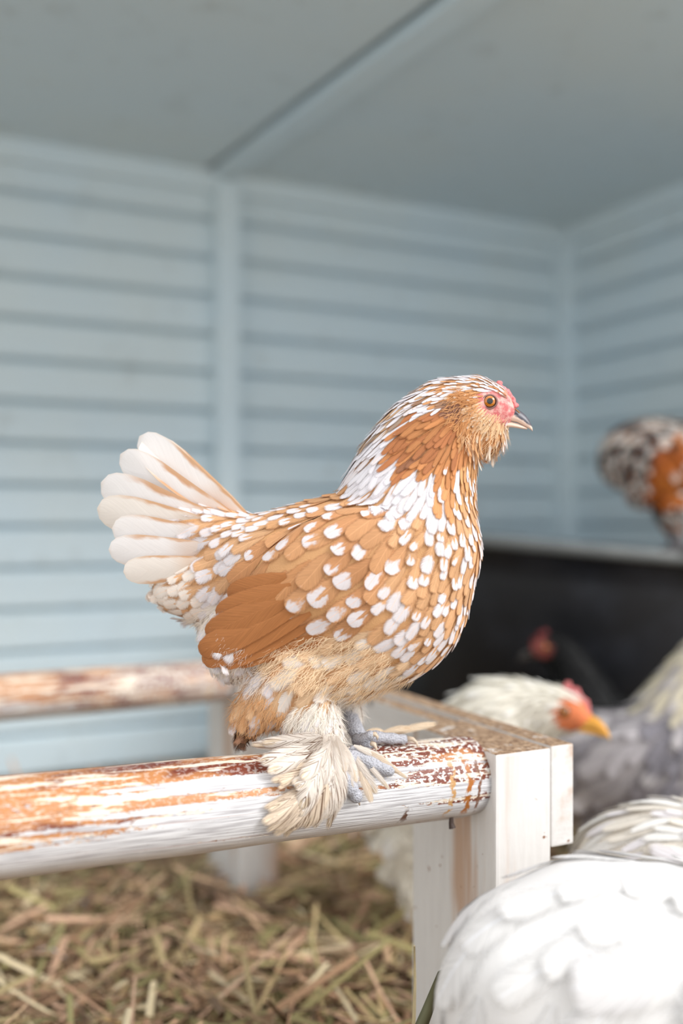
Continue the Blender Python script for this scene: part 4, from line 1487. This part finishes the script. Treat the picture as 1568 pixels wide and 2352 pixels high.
WH = S(244, 241, 236)
view_yaw = -YAW
M_SHADED_COMB = plain('shaded_red_comb', S(104, 30, 30), .6, .2, 200)  # comb red darkened: the shade around the black hen put into the colour
FZ = 0.028
other_hen('white_hen', 'white hen with orange face and yellow beak behind the bench post', (1085 + 50, 934 + 195), P(1288, 1645, 0.85), view_yaw - 0.66, 1.25, pal(S(240, 234, 220), WH, .5, .4), 21, head=(50, 195), tail_len=0.55, tail_lift=22, face=S(216, 120, 72), beakc=(S(226, 160, 60), S(236, 178, 84)), floor_z=FZ)
other_hen('grey_hen', 'lavender grey hen with a cream neck at the right edge', (860, 1345), P(1492, 1715, 1.02), view_yaw - 0.2, 1.12, pal([S(150, 144, 148), S(176, 170, 172), S(128, 124, 130)], S(196, 190, 190), .5, .4, neck=S(216, 206, 182)), 22, head=(70, -60), tail_len=0.5, tail_lift=-36, floor_z=FZ)
other_hen('black_hen', 'black hen with a red face standing before the black tub', (1085, 934), P(1262, 1362, 1.145), math.pi + view_yaw + 0.02, 1.04, pal([S(9, 9, 10), S(13, 13, 14)], S(16, 16, 18), .4, .3), 23, face=S(128, 58, 50), beakc=(S(40, 36, 34), S(70, 60, 52)), combm=M_SHADED_COMB, leg=S(60, 60, 64), floor_z=FZ)  # face red darkened as well, shade painted into the skin colour
other_hen('black_hen', 'black hen cut off by the right edge, in front of the grey hen', (800, 1400), P(1690, 1770, 0.86), view_yaw - 0.1, 0.78, pal([S(9, 9, 10), S(13, 13, 14)], S(16, 16, 18), .4, .3), 24, face=S(186, 70, 60), beakc=(S(40, 36, 34), S(70, 60, 52)), combm=M_SHADED_COMB, leg=S(60, 60, 64), tail_len=.4, floor_z=FZ)
other_hen('white_hen', 'big white hen in the foreground corner, seen as a smooth round back', (590, 1120), P(1342, 1978, 0.50), view_yaw + 0.10, 1.14, pal(S(228, 226, 224), S(228, 226, 226), .6, .3, var=.015, cls='f'), 25, head=(40, 60), round_rump=True, dens=.62, size=2.3, floor_z=FZ, thick=.0026)
other_hen('white_hen', 'streaky white hen behind the foreground one at the right edge', (560, 1110), P(1500, 1832, 0.70), view_yaw - 0.25, 1.0, pal([S(238, 235, 230), S(230, 222, 210)], WHITE, .6, .3, var=.04), 26, head=(40, 60), round_rump=True, dens=.8, size=2.2, wscale=.45, floor_z=FZ)

# ------------------------------------------------------------------ black tub
def tub():
    R, H = 0.285, 0.360
    prof = [(0.0, 0.004), (R * 0.80, 0.004), (R * 0.83, 0.012), (R * 0.95, H - 0.05), (R * 0.965, H - 0.012), (R * 0.995, H - 0.010), (R, H - 0.004), (R * 0.995, H), (R * 0.945, H), (R * 0.93, H - 0.010), (R * 0.90, H - 0.06), (R * 0.79, 0.016), (0.0, 0.014)]
    n = 72
    V, Fc = [], []
    for (r, z) in prof:
        for k in range(n):
            a = 2 * math.pi * k / n
            V.append((r * math.cos(a), r * math.sin(a), z))
    for i in range(len(prof) - 1):
        for k in range(n):
            a = i * n + k; b = i * n + (k + 1) % n
            Fc.append((a, b, b + n, a + n))
    me = mesh('tub_body', V, Fc, True)
    root = empty('rubber_tub')
    tag(root, 'large round black rubber tub with a dusty grey rim', 'tub')
    link('tub_body', me, mat_tub(), root)
    pr = [(R * 0.96, H - 0.013), (R * 1.0, H - 0.012), (R * 1.012, H - 0.004), (R * 1.004, H + 0.003), (R * 0.95, H + 0.003), (R * 0.94, H - 0.004)]
    V, Fc = [], []
    for (r, z) in pr:
        for k in range(n):
            a = 2 * math.pi * k / n
            V.append((r * math.cos(a), r * math.sin(a), z))
    m = len(pr)
    for i in range(m):
        for k in range(n):
            a = i * n + k; b = i * n + (k + 1) % n
            c = ((i + 1) % m) * n + (k + 1) % n; d = ((i + 1) % m) * n + k
            Fc.append((a, b, c, d))
    link('rim', mesh('rim', V, Fc, True), mat_tub_rim(), root)
    c = CAM + RGT * 0.310 + FWD * 1.50
    root.location = (c.x, c.y, 0.004)
    ax = FWD
    root.rotation_mode = 'QUATERNION'
    from mathutils import Quaternion
    root.rotation_quaternion = Quaternion(ax, math.radians(5.0))
    root.location.z = 0.016
    return root


tub()
SP = [S(26, 24, 24), S(60, 54, 52), S(150, 140, 132), S(34, 30, 30), S(196, 186, 176)]
def spotted(zone, g, x, y):
    if (x > 640 and y > 1230 and y < 1560) or (x > 560 and y > 1330 and y < 1560):
        b = [S(176, 96, 36), S(150, 78, 28), S(186, 108, 44)][g.randint(3)]
        return b, (S(24, 22, 22) if g.rand() < .5 else S(220, 210, 200)), (.45 if g.rand() < .5 else 0), 'f', 0
    b = SP[g.randint(len(SP))]
    return b, S(200, 192, 186), (.5 if g.rand() < .4 else 0), 'f', 0
other_hen('spotted_hen', 'orange hen with a black and white speckled tail perched on the tub rim', (345, 1330), P(1376, 1045, 1.25), view_yaw - 0.05, 0.90, spotted, 27, round_rump=True, size=1.2, dens=.85, leg=S(120, 116, 118), floor_z=0.371)

# ------------------------------------------------------------------ small things lying about
def loose_feather(label, p, ang, L, W, col, curl):
    fe = Feathers()
    d = Vector((math.cos(ang), math.sin(ang), 0.1))
    pts = [Vector((0, 0, 0)) + d * (L * t) + Vector((0, 0, curl * math.sin(t * 3.14))) + Vector((-d.y, d.x, 0)) * (.18 * L * t * t) for t in (0, .25, .5, .75, 1)]
    fe.free(pts, Vector((-d.y, d.x, .3)), W, 5.0, col, WHITE, .5, .3, 0, .25)
    o = fe.build('fallen_feather', M_QUILL, None)
    o.location = p
    return tag(o, label, 'feather', 'fallen feathers')


def on_floor(px, py, z=0.03):
    d = (EYE - z) * F / (py - HOR)
    return P(px, py, d)


loose_feather('curled white feather lying in the straw at the lower left', on_floor(150, 2200), 2.3, .03, .009, S(226, 228, 232), .006)
loose_feather('small pale feather in the straw just below the near pole', on_floor(200, 2080), 1.9, .024, .010, S(214, 216, 222), .004)


def blade(name, label, cat, a, b, w, col):
    d = (b - a)
    s = Vector((RGT.x, RGT.y, 0.2)).normalized()
    V, Fc = [], []
    n = FWD * 0.0008
    for i in range(7):
        t = i / 6
        c = a + d * t + s * (0.006 * math.sin(t * 2.6))
        ww = w * (0.35 + 0.65 * math.sin(math.pi * min(1, .12 + t * .86)))
        V += [c - s * ww, c - n * 1.8, c + s * ww, c + n * 1.8]
    for i in range(6):
        for k in range(4):
            q = i * 4 + k; r = i * 4 + (k + 1) % 4
            Fc.append((q, r, r + 4, q + 4))
    Fc += [(0, 1, 2, 3), (27, 26, 25, 24)]
    o = link(name, mesh(name, V, Fc, True), plain(name + '_green', col, .6, .25, 90))
    return tag(o, label, cat)


def _bl(px, py, d): return P(px, py, d)
ba = _bl(770, 2440, .57)
blade('leaf_blade', 'dull green leaf blade standing between post and foreground hen', 'leaf', Vector((ba.x, ba.y, 0.02)), _bl(1002, 2232, .565), .0058, S(104, 104, 78))
bc = _bl(905, 2440, .60)
blade('straw_stalk', 'pale upright straw stalk leaning on the near post', 'straw', Vector((bc.x, bc.y, 0.02)), _bl(940, 2175, .60), .0013, S(206, 190, 150))
